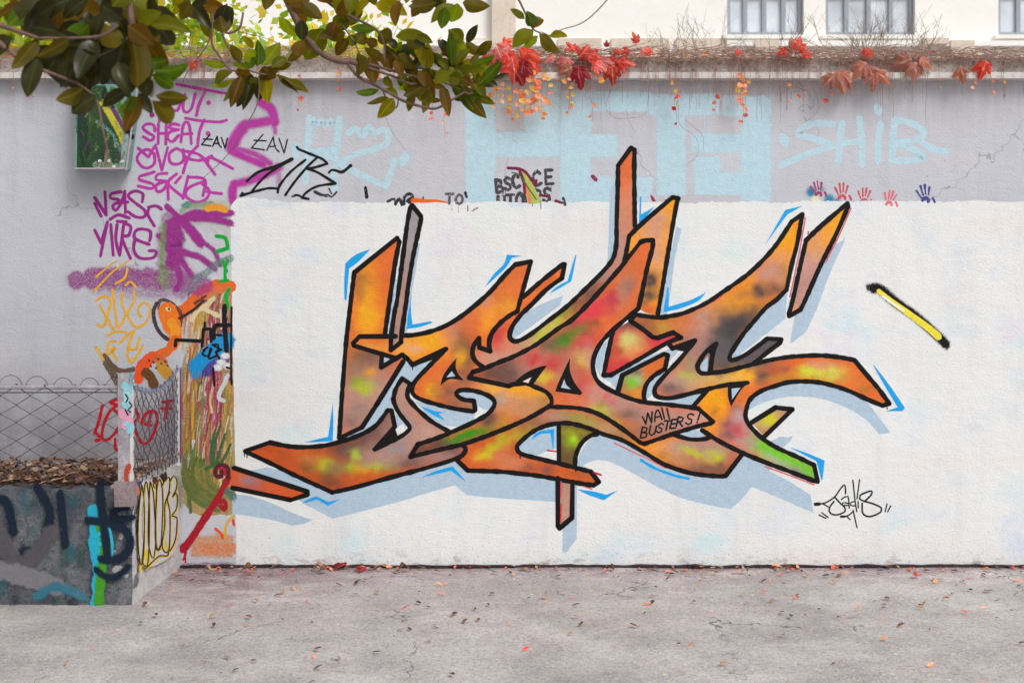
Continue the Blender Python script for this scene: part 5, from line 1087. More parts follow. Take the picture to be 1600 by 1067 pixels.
def place_leaf(tree, me, base, tip, width, facing, inv, roll=0.0, name='leaf'):
    x = tip - base; L = x.length; x = x.normalized()
    z = facing - x * facing.dot(x)
    if z.length < 1e-3: z = x.orthogonal()
    z.normalize(); y = z.cross(x)
    if roll: q = Matrix.Rotation(roll, 3, x); z = q @ z; y = q @ y
    m = Matrix((x, y, z)).transposed().to_4x4() @ Matrix.Diagonal((L, width, L, 1)); m.translation = base
    o = bpy.data.objects.new(name, me); COL.objects.link(o); o.parent = tree; o.matrix_parent_inverse = Matrix.Identity(4)
    o.matrix_basis = inv @ m; return o
TREE = thing('magnolia_tree', 'large magnolia tree whose glossy green and brown leaves hang into the top left', 'tree', (-5.2, -4.4, 0))
TINV = Matrix.Translation(-TREE.location)
M_BARK = m_plain('magnolia_bark', (112, 86, 76), .8, .3, 0, 30)
BV, BF = [], []
def branch(pts, r0, r1, d=5.4, n=7):
    w = [P(a, b, d + (c if len(q_) > 2 else 0)) for q_ in pts for a, b, c in [tuple(q_) + (0,) * (3 - len(q_))]]
    # smooth in space
    res = []
    for i in range(len(w) - 1):
        p0, p1, p2, p3 = w[max(i - 1, 0)], w[i], w[i + 1], w[min(i + 2, len(w) - 1)]
        for j in range(6):
            t = j / 6; res.append(0.5 * ((2 * p1) + (p2 - p0) * t + (2 * p0 - 5 * p1 + 4 * p2 - p3) * t * t + (3 * p1 - p0 - 3 * p2 + p3) * t ** 3))
    res.append(w[-1]); tube(res, r0, r1, n, BV, BF); return res
branch([(380, -150, .1), (440, -20), (468, 40), (482, 62), (499, 81), (523, 94), (547, 98)], .022, .0125)
branch([(547, 98), (575, 101), (596, 106), (638, 118), (668, 124)], .009, .005); branch([(547, 98), (580, 108), (615, 120), (640, 131), (668, 130)], .008, .005)
branch([(543, 98), (560, 120), (586, 133), (608, 145), (633, 159), (664, 168), (684, 169), (713, 152), (725, 145)], .009, .005)
branch([(598, 140), (605, 158), (618, 169), (622, 160), (621, 150)], .005, .003)
branch([(690, 128), (715, 138), (735, 147), (750, 135)], .005, .003); branch([(535, 40), (552, 64), (562, 84)], .004, .003); branch([(440, -60), (520, 10), (585, 45), (600, 70), (600, 96)], .008, .004)
branch([(300, -100), (330, 20), (331, 67), (342, 87), (358, 108), (372, 112)], .007, .004, 5.3); branch([(290, -60), (340, 30), (350, 60), (368, 92), (393, 112)], .007, .004, 5.3); branch([(393, 112), (415, 117), (432, 115)], .004, .003, 5.3)
branch([(345, 45), (355, 52), (368, 49), (376, 40), (380, 20)], .006, .005, 5.3); branch([(372, 50), (420, 62), (460, 82), (480, 95)], .002, .0012, 5.3)
branch([(335, 20), (327, 63), (310, 90), (292, 114), (285, 133)], .0035, .0018, 5.3); branch([(403, 158), (397, 175), (377, 209), (357, 240), (339, 259), (318, 278)], .0030, .0012, 5.3); branch([(404, 118), (405, 140), (403, 158)], .003, .003, 5.3)
branch([(120, -180), (190, -30), (205, 30), (206, 60), (210, 100), (225, 118), (238, 140), (236, 152)], .012, .005, 3.6); branch([(60, 60), (120, 60), (160, 56), (184, 40)], .004, .006, 3.6); branch([(120, 130), (150, 155), (160, 200), (168, 240), (163, 262)], .004, .002, 3.6)
branch([(150, 90), (180, 76), (200, 60)], .003, .004, 3.6)
branch([(700, -120, .3), (790, -30), (825, 30), (833, 46), (845, 52)], .006, .003, 5.2); branch([(858, 56), (880, 46), (910, 36), (940, 10), (1000, -60)], .002, .003, 5.2); branch([(845, 50), (858, 56)], .002, .002, 5.2)
# limbs and trunk beyond the frame, which carry these twigs
def limb(pts, r0, r1): tube([Vector(p_) for p_ in pts], r0, r1, 9, BV, BF)
limb([(-5.2, -4.4, 0), (-5.15, -4.35, .9), (-5.0, -4.2, 2.0), (-4.6, -4.0, 3.0), (-4.2, -3.8, 4.1)], .19, .11)
limb([(-4.6, -4.0, 3.0), (-3.6, -3.2, 3.9), (-2.4, -2.4, 3.75), tuple(P(380, -150, 5.5))], .08, .024)
limb([(-3.6, -3.2, 3.9), (-2.2, -2.0, 4.2), (-.9, -1.8, 3.9), tuple(P(700, -120, 5.5))], .05, .01); limb([(-2.4, -2.4, 3.75), tuple(P(340, -140, 5.3)), tuple(P(300, -100, 5.3)), tuple(P(290, -60, 5.3))], .02, .008)
limb([(-4.6, -4.0, 3.0), (-3.3, -3.8, 3.3), (-2.3, -3.6, 3.1), tuple(P(120, -180, 3.6))], .06, .013); limb([(-2.3, -3.6, 3.1), tuple(P(-60, 20, 3.6)), tuple(P(60, 60, 3.6))], .02, .005); limb([tuple(P(-60, 20, 3.6)), tuple(P(40, 100, 3.6)), tuple(P(120, 130, 3.6))], .01, .004)
limb([(-2.4, -2.4, 3.75), tuple(P(440, -60, 5.4))], .02, .01)
LR = random.Random(11)
def leaf(bx, by, tx, ty, w, k='g', d=5.4, dz=0.0):
    """one leaf given where it springs from and where its tip is; w is its width in the same units"""
    a = P(bx, by, d + LR.uniform(-.03, .03)); L = math.hypot(tx - bx, ty - by) / S * d
    b = P(tx, ty, d + dz + LR.uniform(-.45, .45) * L)
    W = w * LR.uniform(1.0, 1.35) / S * d / .44; f_ = Vector((LR.uniform(-.45, .45), -1, LR.uniform(-.2, .5)))
    if k in 'gby' and LR.random() < .5: f_ = -f_            # under side towards the street
    place_leaf(TREE, LR.choice(MAGM[k]), a, b, W, f_, TINV)
for q_ in [ # centre cluster
    (679,130,713,105,19,'g'),(672,130,662,178,16,'b'),(690,132,702,182,17,'b'),(672,128,631,153,20,'b'),(645,142,638,175,13,'b'),(671,108,667,68,17,'y'),(706,103,703,49,18,'g'),(712,102,732,73,18,'g'),(748,133,785,96,23,'g'),(770,126,797,115,9,'d'),(735,147,774,163,14,'g'),
    (722,135,755,183,19,'b'),(704,128,741,172,17,'g'),(713,108,758,109,13,'g'),(720,122,737,133,15,'b'),(592,141,555,147,13,'g'),(607,152,574,163,9,'b'),(616,154,592,184,21,'y'),(545,62,522,86,22,'b'),(505,45,476,94,30,'g'),(480,62,449,101,15,'b'),(452,124,481,144,12,'g'),(548,44,590,46,14,'g'),(618,58,662,52,20,'g'),
    (600,70,646,116,15,'b'),(597,84,612,112,17,'b'),(560,84,567,121,22,'b'),(578,88,584,131,22,'b'),(560,60,538,68,18,'g'),(592,50,612,66,22,'b'),(640,66,660,92,16,'g'),(650,72,664,102,14,'y'),(660,72,690,104,13,'b'),(676,82,694,108,15,'g'),(686,92,700,108,12,'g'),(622,84,648,108,20,'b'),(640,120,660,140,18,'b'),
    (655,110,672,140,18,'b'),(632,98,656,128,16,'b'),(618,92,628,122,15,'b'),(670,118,676,160,14,'b'),(700,120,724,128,16,'g'),(712,122,738,118,13,'y'),(740,132,762,150,13,'g'),(745,140,740,158,10,'g'),(650,150,676,160,12,'g'),(622,150,598,138,9,'g'),(600,120,612,136,10,'g'),(620,76,606,60,13,'d'),(650,56,676,66,11,'g'),
    (636,62,650,78,12,'b'),(590,72,572,62,15,'b'),(570,52,556,70,16,'b'),(540,52,512,60,16,'b'),(520,46,500,62,18,'b'),(735,100,748,84,11,'b'),(665,150,690,160,9,'b'),(700,140,688,156,12,'d'),(727,118,712,100,12,'g')]: leaf(*q_)
for i in range(46):
    cx, cy = LR.uniform(585, 760), LR.uniform(60, 150)
    if cy > 120 and cx < 620: cy -= 40
    an = LR.uniform(-2.6, 2.9); L = LR.uniform(26, 44); leaf(cx, cy, cx + math.cos(an) * L, cy + math.sin(an) * L * (.8 if cy < 120 else .4), LR.uniform(12, 19), LR.choice('gbbdy'), 5.5)
for q_ in [ # second cluster, left of it
    (356,102,316,98,12,'y'),(362,112,332,130,17,'g'),(366,124,328,137,7,'y'),(371,122,350,160,9,'g'),(378,118,361,165,16,'b'),(392,130,369,169,12,'d'),(394,115,381,169,17,'d'),(408,118,404,158,15,'d'),(415,117,418,161,20,'y'),(430,116,480,144,15,'b'),(436,122,463,142,5,'d'),(403,105,405,66,18,'g'),(410,103,437,68,22,'y'),
    (425,106,448,88,16,'g'),(398,100,388,76,18,'y'),(396,76,380,57,9,'y'),(376,98,361,70,14,'b'),(380,104,402,92,16,'g'),(392,116,366,112,16,'b'),(404,112,430,120,18,'b'),(412,108,438,112,15,'b'),(384,118,372,140,15,'b'),(428,108,456,100,12,'b'),(388,108,362,98,12,'g'),(400,120,392,140,14,'g'),(460,90,474,62,18,'b')]: leaf(*q_, 5.3)
for q_ in [ # right sprig
    (833,47,800,72,19,'g'),(840,56,818,76,13,'y'),(842,53,873,84,20,'b'),(858,57,888,54,10,'y'),(832,44,846,24,18,'b'),(836,42,824,20,16,'g'),(820,30,798,14,14,'g')]: leaf(*q_, 5.2)
for q_ in [ # near left cluster, larger and softer
    (192,62,177,141,44,'d'),(180,60,152,126,36,'d'),(206,52,222,144,31,'b'),(222,60,262,108,34,'b'),(240,112,298,108,22,'g'),(238,116,275,139,20,'g'),(243,150,296,156,20,'b'),(240,158,274,196,24,'b'),(217,146,237,177,16,'d'),(218,150,195,206,26,'b'),(214,152,186,176,26,'g'),(200,142,156,165,22,'d'),(228,118,228,152,22,'d'),(235,38,297,44,22,'g'),
    (208,116,186,140,24,'d'),(165,40,184,80,26,'b'),(150,60,120,120,30,'d'),(140,40,96,70,28,'g'),(130,70,90,130,30,'d'),(110,60,60,90,26,'b'),(90,50,40,40,30,'d'),(60,60,20,110,28,'b'),(110,90,130,150,26,'d'),(200,40,240,70,26,'b'),(215,34,250,20,22,'g'),(190,30,160,10,28,'d'),(176,10,206,-20,26,'g'),(150,150,110,176,26,'d'),(130,140,90,160,24,'b'),
    (226,70,212,112,24,'b'),(184,96,200,146,26,'d'),(232,100,260,96,18,'g'),(60,90,40,150,26,'d'),(20,60,-30,90,30,'d'),(0,40,-40,10,30,'b'),(30,30,60,-10,28,'d')]: leaf(*q_, 3.6)
for i in range(70):
    cx, cy = LR.uniform(60, 250), LR.uniform(-20, 96)
    an = LR.uniform(.3, 2.6); L = LR.uniform(50, 84); leaf(cx, cy, cx + math.cos(an) * L, cy + math.sin(an) * L * .8, LR.uniform(20, 32), LR.choice('dddgb'), 3.8 + LR.uniform(-.2, .4))
for i in range(88):                        # more of the crown along the top edge, above the framed strip
    cx = LR.choice([60, 160, 240, 300, 350, 420, 470, 540, 590, 640, 700, 560, 100, 20]) + LR.uniform(-25, 25); cy = LR.uniform(-40, 34) if cx < 720 else LR.uniform(-20, 10)
    an = LR.uniform(0, 6.28); L = LR.uniform(36, 52); leaf(cx, cy, cx + math.cos(an) * L, cy + abs(math.sin(an)) * L * .8, LR.uniform(15, 22), LR.choice('ggbbbdy'), 5.3 + LR.uniform(-.2, .2))
br = mesh('limbs', BV, BF, M_BARK, TREE, True)

# ---------------------------------------------------------------- creeper over the coping
CRE = thing('creeper_vine', 'red and orange autumn creeper trailing over the concrete coping with bare hanging stems', 'vine', (0, .1, 3.09))
CINV = Matrix.Translation(-CRE.location)
def m_creeper(name, top, under, vein, mot, tr=.4): return m_leaf(name, top, under, vein, tr, .45, .4, .22, mot)
CM = [m_creeper('red_creeper_leaf', (196, 62, 56), (222, 128, 116), (226, 150, 130), (216, 100, 64)), m_creeper('crimson_creeper_leaf', (158, 34, 46), (186, 76, 80), (190, 90, 86), (120, 24, 38)), m_creeper('pink_creeper_leaf', (226, 150, 144), (232, 176, 168), (236, 200, 190), (210, 100, 92)), m_creeper('brown_creeper_leaf', (176, 122, 116), (200, 160, 156), (196, 160, 130), (168, 110, 66))]
SM = [m_creeper('small_orange_leaf', (226, 150, 88), (236, 176, 126), (246, 200, 140), (236, 110, 70), .5), m_creeper('small_peach_leaf', (244, 176, 140), (246, 190, 150), (248, 214, 180), (240, 140, 110), .5), m_creeper('small_coral_leaf', (222, 124, 112), (232, 150, 136), (244, 170, 150), (220, 70, 70), .5), m_creeper('small_yellow_leaf', (222, 184, 90), (228, 196, 112), (240, 220, 150), (230, 150, 60), .5), m_creeper('small_red_leaf', (196, 30, 36), (206, 60, 60), (220, 110, 90), (150, 20, 30), .4)]
LOB = [[], [], [], []]; LIT = [[] for _ in SM]
for k, m_ in enumerate(CM):
    for s_ in range(3): me = lobed_mesh('creeper_leaf', s_ + 3 * k, 5 if s_ else 3); me.materials.append(m_); LOB[k].append(me)
for k, m_ in enumerate(SM):
    for s_ in range(2): me = leaf_mesh('small_creeper_leaf', 5, 2, .74 + .12 * s_, .25, .35, .05, seed=s_); me.materials.append(m_); LIT[k].append(me)
CR = random.Random(5)
def big(x, y, r, k, ang, off=.10, tilt=.5):
    a = P(x, y, D - off); b = a + Vector((math.cos(ang) * r, CR.uniform(-.3, .1) * r, -math.sin(ang) * r)) * (D / S)
    place_leaf(CRE, CR.choice(LOB[k]), a, b, (b - a).length, Vector((CR.uniform(-tilt, tilt), -1, CR.uniform(-.1, tilt))), CINV)
for q_ in [(776,74,26,2,1.2),(790,84,30,0,.9),(770,88,20,0,2.4),(800,92,34,0,1.4),(812,78,28,0,.4),(818,96,34,1,1.7),(806,108,24,1,1.2),(786,70,18,0,-.6),(826,92,28,0,.9),(797,72,22,2,2.6),
           (905,90,24,0,-.9),(914,84,26,0,.2),(904,104,34,1,1.5),(893,106,20,3,2.6),(926,98,26,2,.5),(936,92,26,2,1.0),(948,94,28,0,.7),(956,104,26,0,1.5),(964,98,24,0,.1),(898,80,18,0,-2.2),(887,90,26,2,2.0),(866,88,16,2,2.6),(960,84,12,0,-.8),(948,74,10,1,-1.6),(996,68,16,0,-1.9),(1003,76,16,2,.7),(1010,78,12,0,.3),(984,78,14,0,2.8),
           (1240,84,26,3,-1.7),(1246,80,22,0,-1.3),(1252,86,18,0,-.5),(1229,80,14,0,2.8),(1310,112,32,3,1.4),(1304,118,24,3,2.4),(1318,120,26,3,.8),(1352,98,26,3,2.2),(1357,104,28,3,1.2),(1364,116,26,3,1.5),(1368,112,28,3,.7),(1350,88,18,0,-.9),(1424,92,28,3,2.7),(1430,98,26,3,1.6),(1438,92,22,3,.6),(1500,104,26,3,1.3),(1540,96,26,0,1.9),(1150,80,10,0,.3),(300,96,16,0,1.0)]:
    big(*q_[:5])
def small(x, y, r, k, ang, off): 
    a = P(x, y, D - off); b = a + Vector((math.cos(ang) * r, CR.uniform(-.4, .4) * r, -math.sin(ang) * r)) * (D / S)
    place_leaf(CRE, CR.choice(LIT[k]), a, b, (b - a).length, Vector((CR.uniform(-.7, .7), -1, CR.uniform(-.5, .6))), CINV)
SV, SF = [], []
def strand(x, y0, y1, leaves=0, ks=(0, 1, 2), r=6, off=.09, ls=None, curve=4, rad=.0015):
    pts = []; n = 8; sw = CR.uniform(-curve, curve)
    for i in range(n):
        t = i / (n - 1); pts.append((x + sw * math.sin(t * 2.2) + 2 * noise.noise(Vector((x, t * 3, 0))), y0 + (y1 - y0) * t))
    w = [P(a, b, D - off - .01 * noise.noise(Vector((x, b * .05, 1)))) for a, b in pts]
    tube([P(pts[0][0], min(92, y0 - 12), D - .04)] + w, rad, rad * .6, 4, SV, SF)
    for i in range(leaves):
        t = (i + .6) / leaves; k_ = min(n - 1, int(t * (n - 1))); a = pts[k_]
        small(a[0] + CR.uniform(-1, 1), y0 + (y1 - y0) * t, CR.uniform(.5, 1.2) * r, CR.choice(ks), CR.choice([.3, 2.8]) + CR.uniform(-.5, 1.0), off)
for x, y0, y1, n_ in [(776,112,172,6),(790,118,160,5),(800,108,186,10),(812,110,182,11),(822,110,175,10),(832,106,180,12),(838,100,176,12),(845,112,188,10),(852,108,160,5),(886,118,180,8),(893,120,170,3),(932,112,130,3),(770,128,150,2),(760,118,140,2)]: strand(x, y0, y1, n_, (0, 1, 1, 3, 2), 10)
for x, y0, y1, n_, ks in [(1046,124,136,1,(3,)),(1056,120,168,4,(0,3,2)),(1060,140,200,3,(4,)),(1120,138,178,3,(2,)),(1159,118,165,10,(0,1,3)),(1161,150,196,4,(2,)),(1164,120,150,6,(1,3)),(1244,140,152,1,(2,)),(1239,120,166,2,(0,)),(1298,136,166,2,(2,)),(923,150,190,2,(1,)),(533,120,140,2,(2,)),(470,110,178,4,(1,2)),(697,150,215,4,(1,2)),(676,170,190,2,(2,)),(529,90,118,3,(1,)),(412,110,160,2,(1,2)),(186,150,200,3,(0,)),(182,196,240,2,(1,)),(590,110,125,3,(2,0))]: strand(x, y0, y1, n_, ks, 9)
for i in range(110): strand(CR.uniform(870, 1450), CR.uniform(96, 118), CR.uniform(132, 175) + (20 if CR.random() < .15 else 0))
for i in range(50): strand(CR.uniform(180, 760), CR.uniform(108, 120), CR.uniform(128, 160))
for i in range(30): strand(CR.choice([CR.uniform(1450, 1660), CR.uniform(-60, 150)]), CR.uniform(108, 120), CR.uniform(130, 165), CR.choice([0, 0, 2]))
def free(pts, r=.0014, off=.07): tube([P(a, b, D - off) for a, b in crom(pts, 6)], r, r * .6, 4, SV, SF)
for q_ in [[(1060,165),(1062,195),(1085,212),(1092,230),(1088,245),(1073,258)], [(1070,187),(1085,200),(1098,212),(1099,236)], [(955,140),(948,160),(948,172),(962,185),(990,184),(1008,178),(1013,150),(1014,125)], [(978,170),(982,190),(988,200),(994,207)], [(600,178),(612,205),(625,224),(640,243)], [(1272,140),(1279,160),(1276,176),(1258,192)], [(846,148),(858,160),(866,170)], [(1120,124),(1150,140),(1166,146)], [(1200,130),(1230,138),(1262,134)], [(1250,130),(1256,150),(1264,158)]]: free(q_)
mesh('hanging_stem', SV, SF, m_plain('thin_red_stem', (150, 104, 96), .7, .4), CRE)['kind'] = 'stuff'
SV, SF = [], []                                                       # tangle of dry stems lying along the top
for i in range(2300):
    x = CR.uniform(-60, 1660); dens = 1 if x > 780 else .55
    if CR.random() > dens: continue
    y = CR.uniform(76, 96); L = CR.uniform(20, 60); a = CR.uniform(-.5, .5) if CR.random() < .75 else CR.uniform(.5, 2.2); off = CR.uniform(-.12, .085)
    pts = [(x + math.cos(a) * L * t, y + math.sin(a) * L * t * .5 + CR.uniform(-3, 3)) for t in (0, .35, .7, 1)]
    o_ = .058 + CR.uniform(0, .02) if max(p_[1] for p_ in pts) > 92 else off
    tube([P(u, w, D - o_) for u, w in crom(pts, 8)], CR.choice([.0013, .0018, .0028]), .0008, 4, SV, SF)
mesh('dry_tangle', SV, SF, m_plain('dry_vine_stem', (164, 132, 118), .8, .45), CRE)['kind'] = 'stuff'
# litter of small leaves caught on the top of the coping
def litter(name, n, region, sizes, mats, parent=None, seed=1, lift=.004):
    rr = random.Random(seed); groups = []; vs_, fs, mi = [], [], []
    for i in range(n):
        x, y, z = region(rr); r = rr.uniform(*sizes); a = rr.uniform(0, 6.28); t1, t2 = rr.uniform(-.7, .7), rr.uniform(-.7, .7); b = len(vs_)
        X = Vector((math.cos(a), math.sin(a), t1 * .6)) * r; Y = Vector((-math.sin(a), math.cos(a), t2 * .6)) * r * .42; c = Vector((x, y, z + lift + r * .3)); up = Vector((0, 0, r * .25))
        for q_ in (c - X, c - X * .4 + Y + up, c + X * .4 + Y * .9 + up, c + X, c + X * .4 - Y * .9 + up * .6, c - X * .4 - Y + up * .4, c): vs_.append(q_)
        for k in range(6): fs.append((b + k, b + (k + 1) % 6, b + 6)); mi.append(rr.randrange(len(mats)))
        mi[-6:] = [mi[-1]] * 6
    me = bpy.data.meshes.new(name); 
    L = parent.location if parent else Vector((0, 0, 0))
    me.from_pydata([tuple(v_ - L) for v_ in vs_], [], fs)
    for m_ in mats: me.materials.append(m_)
    me.polygons.foreach_set('material_index', mi); me.update(); o = link(name, me, parent); o['kind'] = 'stuff'; return o
litter('leaf_scraps', 1100, lambda r: (r.choice([r.uniform(-3.6, -.1), r.uniform(-.2, 3.6)]), r.uniform(-.04, .25), 3.088 + r.uniform(0, .03)), (.008, .02), SM[:4] + [CM[3], CM[0]], CRE, 2)
M_DRY = [m_plain('dry_brown_leaf', (116, 76, 54), .8, .4), m_plain('pale_dry_leaf', (168, 136, 108), .8, .35), m_plain('dark_dry_leaf', (84, 54, 42), .8, .3)]
o = litter('leaf_litter', 2200, lambda r: (r.uniform(-5, SX - .02), FY + r.uniform(.02, .86), .605 + r.uniform(0, .05)), (.012, .04), M_DRY, None, 3); o['label'] = 'dead brown leaves and twigs piled on the planter behind the chain link'; o['category'] = 'leaf litter'
SV, SF = [], []
for i in range(260):
    x = R.uniform(-4.6, SX); y = FY + R.uniform(.02, .8); z = .63 + R.uniform(0, .04); a = R.uniform(0, 6.28); L = R.uniform(.05, .22)
    tube([(x, y, z), (x + math.cos(a) * L * .5, y + math.sin(a) * L * .3, z + R.uniform(0, .04)), (x + math.cos(a) * L, y + math.sin(a) * L * .5, z + R.uniform(-.01, .10))], .0018, .001, 4, SV, SF)
o = mesh('dry_twigs', SV, SF, m_plain('dry_twig', (150, 122, 106), .8, .35)); o['kind'] = 'stuff'; o['label'] = 'fine dry twigs tangled on the planter top'; o['category'] = 'twigs'
# dark strip standing in for the black crevice along the foot of the wall
SV, SF = rough_box(SX + .002, 9, -.030, .01, -.03, .010, .012, .009, 12); o = mesh('crevice_strip', SV, SF, m_stone('crevice_dark', (44, 36, 38), (74, 54, 58), (120, 80, 92), 16, 1, .02, .6)); o['kind'] = 'stuff'; o['label'] = 'dark ragged strip standing for the crevice where the wall meets the ground'; o['category'] = 'crevice'
# leaves lying on the ground
def fallen(x, y, r, me, label, rot, grp=None):
    d = S * H / (y - 474.5); c = P(x, y, d); c.z = .004
    t = bpy.data.objects.new('fallen_leaf', me); COL.objects.link(t)
    X = Vector((math.cos(rot), math.sin(rot), .08)).normalized(); z = Vector((.1, -.25, 1)); z = (z - X * z.dot(X)).normalized(); Y = z.cross(X); rr = r / S * d
    m_ = Matrix((X, Y, z)).transposed().to_4x4() @ Matrix.Diagonal((rr, rr, rr, 1)); m_.translation = c + Vector((0, 0, rr * .25)); t.matrix_world = m_
    tag(t, label, 'leaf', grp)
dry = []
for s_ in range(3):
    me = leaf_mesh('dry_leaf', 7, 3, .55, .5, .8, .1, seed=s_ + 20); me.materials.append(M_DRY[s_]); dry.append(me)
fallen(540, 890, 26, LOB[1][0], 'large crimson lobed leaf lying on the concrete by the foot of the mural', 2.6)
fallen(556, 893, 18, LOB[1][1], 'smaller crimson leaf overlapping the big crimson leaf on its right', .4)
fallen(508, 894, 24, dry[1], 'pale curled dry leaf left of the crimson leaves', 2.9); fallen(498, 897, 20, dry[0], 'brown dry leaf at the far left of the crimson leaves', .5)
fallen(378, 895, 22, dry[0], 'brown curled leaf on the ground below the ochre brushwork', .3); fallen(392, 899, 16, LIT[2][0], 'small coral leaf beside the brown curled leaf near the planter', 1.9)
fallen(330, 893, 16, dry[1], 'pale dry leaf on the ground nearest the planter corner', 2.7); fallen(622, 893, 20, dry[2], 'dark dry leaf on the ground right of the crimson leaves', .2)
fallen(960, 893, 16, dry[2], 'dark dry leaf alone under the middle of the mural', 2.4); fallen(1160, 897, 18, dry[1], 'pale dry leaf on the ground under the mural\'s right part', .9); fallen(1430, 905, 16, LIT[4][0], 'little red leaf on the ground below the signature', .9)
o = litter('scattered_leaves', 700, lambda r: (r.uniform(-2.0, 4.5), -abs(r.gauss(0, .12 if r.random() < .5 else 1.1)) - .03, .0), (.006, .026), M_DRY * 3 + SM[:3], None, 9, .003); o['label'] = 'tiny leaf scraps and chips scattered over the stained concrete'; o['category'] = 'leaf scraps'

# ---------------------------------------------------------------- beyond the wall
M_FAC = m_stone('cream_facade_stone', (254, 252, 247), (252, 248, 241), (242, 236, 227), 1.2, .2, .01, .3, .85)
M_FAC2 = m_stone('tan_facade_band', (232, 218, 200), (220, 204, 186), (190, 176, 164), 2, .3, .01, .5, .85)
M_GLASS = m_plain('window_glass', (214, 220, 228), .15, .25, 0, 1.2); M_FRAME = m_plain('grey_window_frame', (158, 164, 174), .4, .1)
BD = 22.0; BY = BD - D
def bx_(x): return (x - 800) / S * BD
def bz_(y): return H - (y - 474.5) / S * BD
BLD = thing('building', 'tall cream stone building with grey framed windows behind the wall', 'building', (0, BY, 0))
def bpart(name, x0, x1, y0, y1, z0, z1, m_, par=BLD):
    v, f = box(x0, x1, y0, y1, z0, z1)
    me = bpy.data.meshes.new(name); L = BLD.location; me.from_pydata([(a - L.x, b - L.y, c) for a, b, c in v], [], f); me.update(); return link(name, me, par, m_)
wins = [(1136, 1256), (1290, 1430), (1560, 1700), (-60, 80)]
ZW0, ZW1 = bz_(56), bz_(56) + 2.3; edges = sorted(wins)
ZT = 13.0
bpart('wall', -22, 24, BY, BY + .5, -.2, ZW0, M_FAC)
bpart('wall', -22, 24, BY, BY + .5, ZW1, ZT, M_FAC)
prev = -22
for a, b in edges:
    bpart('pier', prev, bx_(a), BY, BY + .5, ZW0, ZW1, M_FAC); prev = bx_(b)
bpart('pier', prev, 24, BY, BY + .5, ZW0, ZW1, M_FAC)
bpart('cornice', -22, bx_(862), BY - .12, BY - .002, bz_(66) - .10, bz_(66), M_FAC)
bpart('cornice', bx_(1134), 24, BY - .12, BY - .002, bz_(66) - .10, bz_(66), M_FAC)
for i, x in enumerate([-21, -16.5, -12.5, -5.2, -.38, 4.6, 8.3, 13, 18]): bpart('pilaster', x, x + .45, BY - .16, BY - .125, 0, ZW0 + (2 if x == -.38 else -.12), M_FAC2)
for x0, x1 in ((872, 940), (955, 1045), (1055, 1130), (700, 760), (560, 640)): bpart('recess_panel', bx_(x0), bx_(x1), BY - .05, BY - .003, bz_(150), bz_(61), M_FAC2)
bpart('corbel', bx_(1434), bx_(1470), BY - .4, BY - .122, bz_(76), bz_(67), M_FAC2)
for a, b in edges:
    xa, xb = bx_(a), bx_(b); w = bpart('window', xa, xb, BY + .16, BY + .19, ZW0, ZW1, M_GLASS); n_ = 4
    for k in range(n_ + 1):
        x = xa + (xb - xa) * k / n_; x = min(max(x, xa + .04), xb - .04); bpart('mullion', x - .04, x + .04, BY + .10, BY + .158, ZW0 + .001, ZW1 - .001, M_FRAME, w)
    bpart('rail', xa + .002, xb - .002, BY + .11, BY + .157, ZW0 + .002, ZW0 + .09, M_FRAME, w); bpart('rail', xa + .002, xb - .002, BY + .11, BY + .157, ZW0 + .75, ZW0 + .81, M_FRAME, w)
    bpart('sill', xa - .1, xb + .1, BY - .10, BY - .001, ZW0 - .075, ZW0 - .005, M_FAC)
# ground floor windows on the next storeys for views from the side are the same bays
v, f = [], []
def shrub(name, label, cx, cy, z0, w, h, n, cols, seed, size=(.03, .07)):
    rr = random.Random(seed); T = thing(name, label, 'shrub', (cx, cy, 0)); vs_, fs, mi = [], [], []; tv, tf = [], []
    tips = []
    for s_ in range(26):
        a = rr.uniform(0, 6.28); px_ = cx + rr.uniform(-.5, .5) * w * .8; ex = px_ + rr.uniform(-.3, .3); ey = cy + rr.uniform(-.4, .4); ez = z0 + h * rr.uniform(.6, 1.0)
        pts = [(px_, cy + rr.uniform(-.2, .2), 0), (px_ + rr.uniform(-.1, .1), cy, ez * .5), (ex, ey, ez)]; tube(pts, .012, .003, 4, tv, tf); tips.append((ex, ey, ez))
        for k in range(4): tube([Vector(pts[1]).lerp(Vector(pts[2]), rr.uniform(.2, .9)), Vector(pts[2]) + Vector((rr.uniform(-.4, .4), rr.uniform(-.3, .3), rr.uniform(-.2, .2)))], .005, .002, 3, tv, tf)
    for i in range(n):
        t = rr.choice(tips); x = t[0] + rr.gauss(0, .22); y = t[1] + rr.gauss(0, .2); z = t[2] + rr.gauss(-.1, .22); r = rr.uniform(*size); b = len(vs_)
        A = Vector((rr.uniform(-1, 1), rr.uniform(-1, 1), rr.uniform(-1, 1))).normalized(); Bv = A.orthogonal().normalized()
        for q_ in (A * r, Bv * r * .6, -A * r, -Bv * r * .6): vs_.append(Vector((x, y, z)) + q_ - T.location)
        fs.append((b, b + 1, b + 2, b + 3)); mi.append(rr.randrange(len(cols)))
    me = bpy.data.meshes.new('foliage'); me.from_pydata([tuple(v_) for v_ in vs_], [], fs)
    for m_ in cols: me.materials.append(m_)
    if mi: me.polygons.foreach_set('material_index', mi); me.update(); k = link('foliage', me, T); k['kind'] = 'stuff'
    mesh('stems', tv, tf, m_plain('shrub_stem', (120, 112, 84), .8, .3), T)
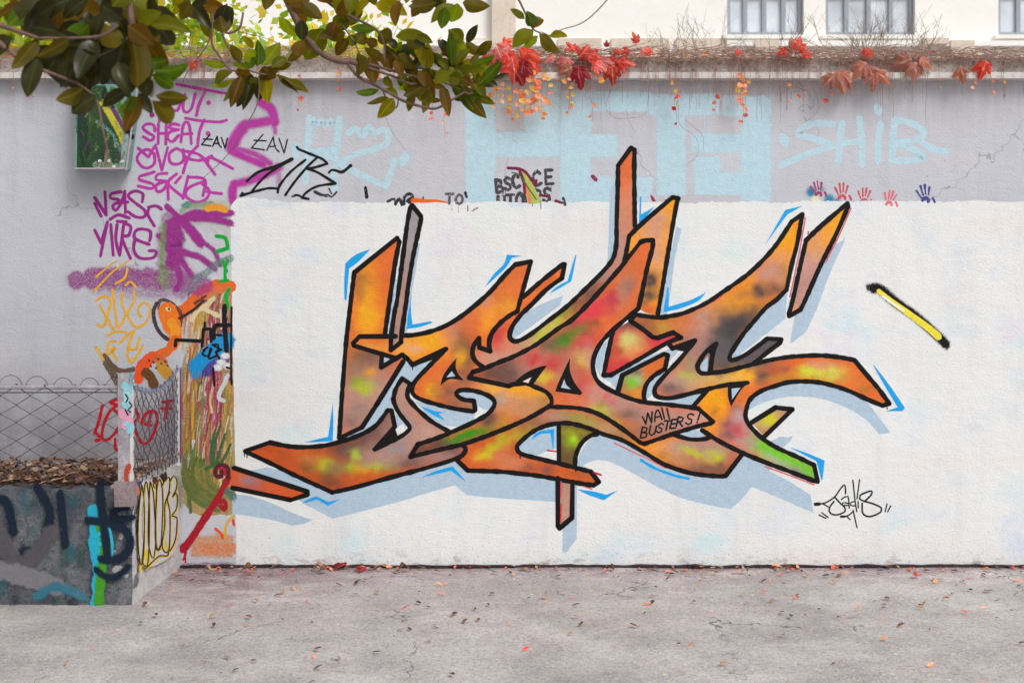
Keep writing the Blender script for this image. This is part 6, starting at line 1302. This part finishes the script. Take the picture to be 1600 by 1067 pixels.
G1, G2, G3, G4 = (m_leaf('lime_shrub_leaf', (176, 196, 66), (190, 206, 90), (200, 210, 120), .6, .5), m_leaf('green_shrub_leaf', (120, 160, 60), (140, 170, 80), (160, 180, 100), .55, .5), m_leaf('yellow_shrub_leaf', (226, 196, 70), (230, 204, 96), (236, 214, 130), .6, .5), m_leaf('orange_shrub_leaf', (226, 120, 70), (230, 140, 90), (236, 170, 120), .5, .5))
shrub('green_shrub', 'bright yellow green shrub behind the wall under the magnolia', -3.6, 2.2, 2.2, 3.0, 1.95, 3600, [G1, G2, G1, G3], 1)
shrub('green_shrub', 'paler loose shrub behind the wall between the two magnolia clusters', -2.1, 3.2, 2.2, 2.0, 1.8, 1500, [G1, G2, G3], 2)
shrub('orange_shrub', 'thin orange leaved shrub behind the wall at the far left', -5.6, 2.0, 2.2, 1.8, 1.7, 700, [G3, G4, G2], 3)
# leafless shrub
BT = thing('bare_shrub', 'leafless tangled shrub behind the wall right of the crimson creeper', 'shrub', (2.2, 2.6, 0)); tv, tf = [], []; BR_ = random.Random(4)
def grow(p_, d_, L, r, depth):
    q_ = p_ + d_ * L; mid = p_.lerp(q_, .5) + Vector((BR_.uniform(-1, 1), BR_.uniform(-1, 1), BR_.uniform(-1, 1))) * L * .07
    tube([p_, mid, q_], r, r * .7, 5, tv, tf)
    if depth: 
        for k in range(BR_.choice([2, 3])):
            nd = (d_ + Vector((BR_.uniform(-.8, .8), BR_.uniform(-.6, .6), BR_.uniform(-.35, .5)))).normalized(); grow(mid.lerp(q_, BR_.uniform(.2, 1)), nd, L * BR_.uniform(.6, .85), r * .65, depth - 1)
for bx0, lean in ((1.6, -.1), (2.0, -.3), (2.3, .1), (2.6, .35), (2.9, .5), (1.2, -.4), (3.2, -.2), (2.1, .2)):
    grow(Vector((bx0, 2.6 + BR_.uniform(-.3, .3), 0)), Vector((lean * .25, 0, 1)).normalized(), 2.55, .016, 0)
    grow(Vector((bx0 + lean * .25 * 2.55, 2.6, 2.5)), Vector((lean, 0, 1)).normalized(), .62, .010, 5)
mesh('branches', tv, tf, m_plain('pale_bare_twig', (150, 132, 112), .8, .3), BT)
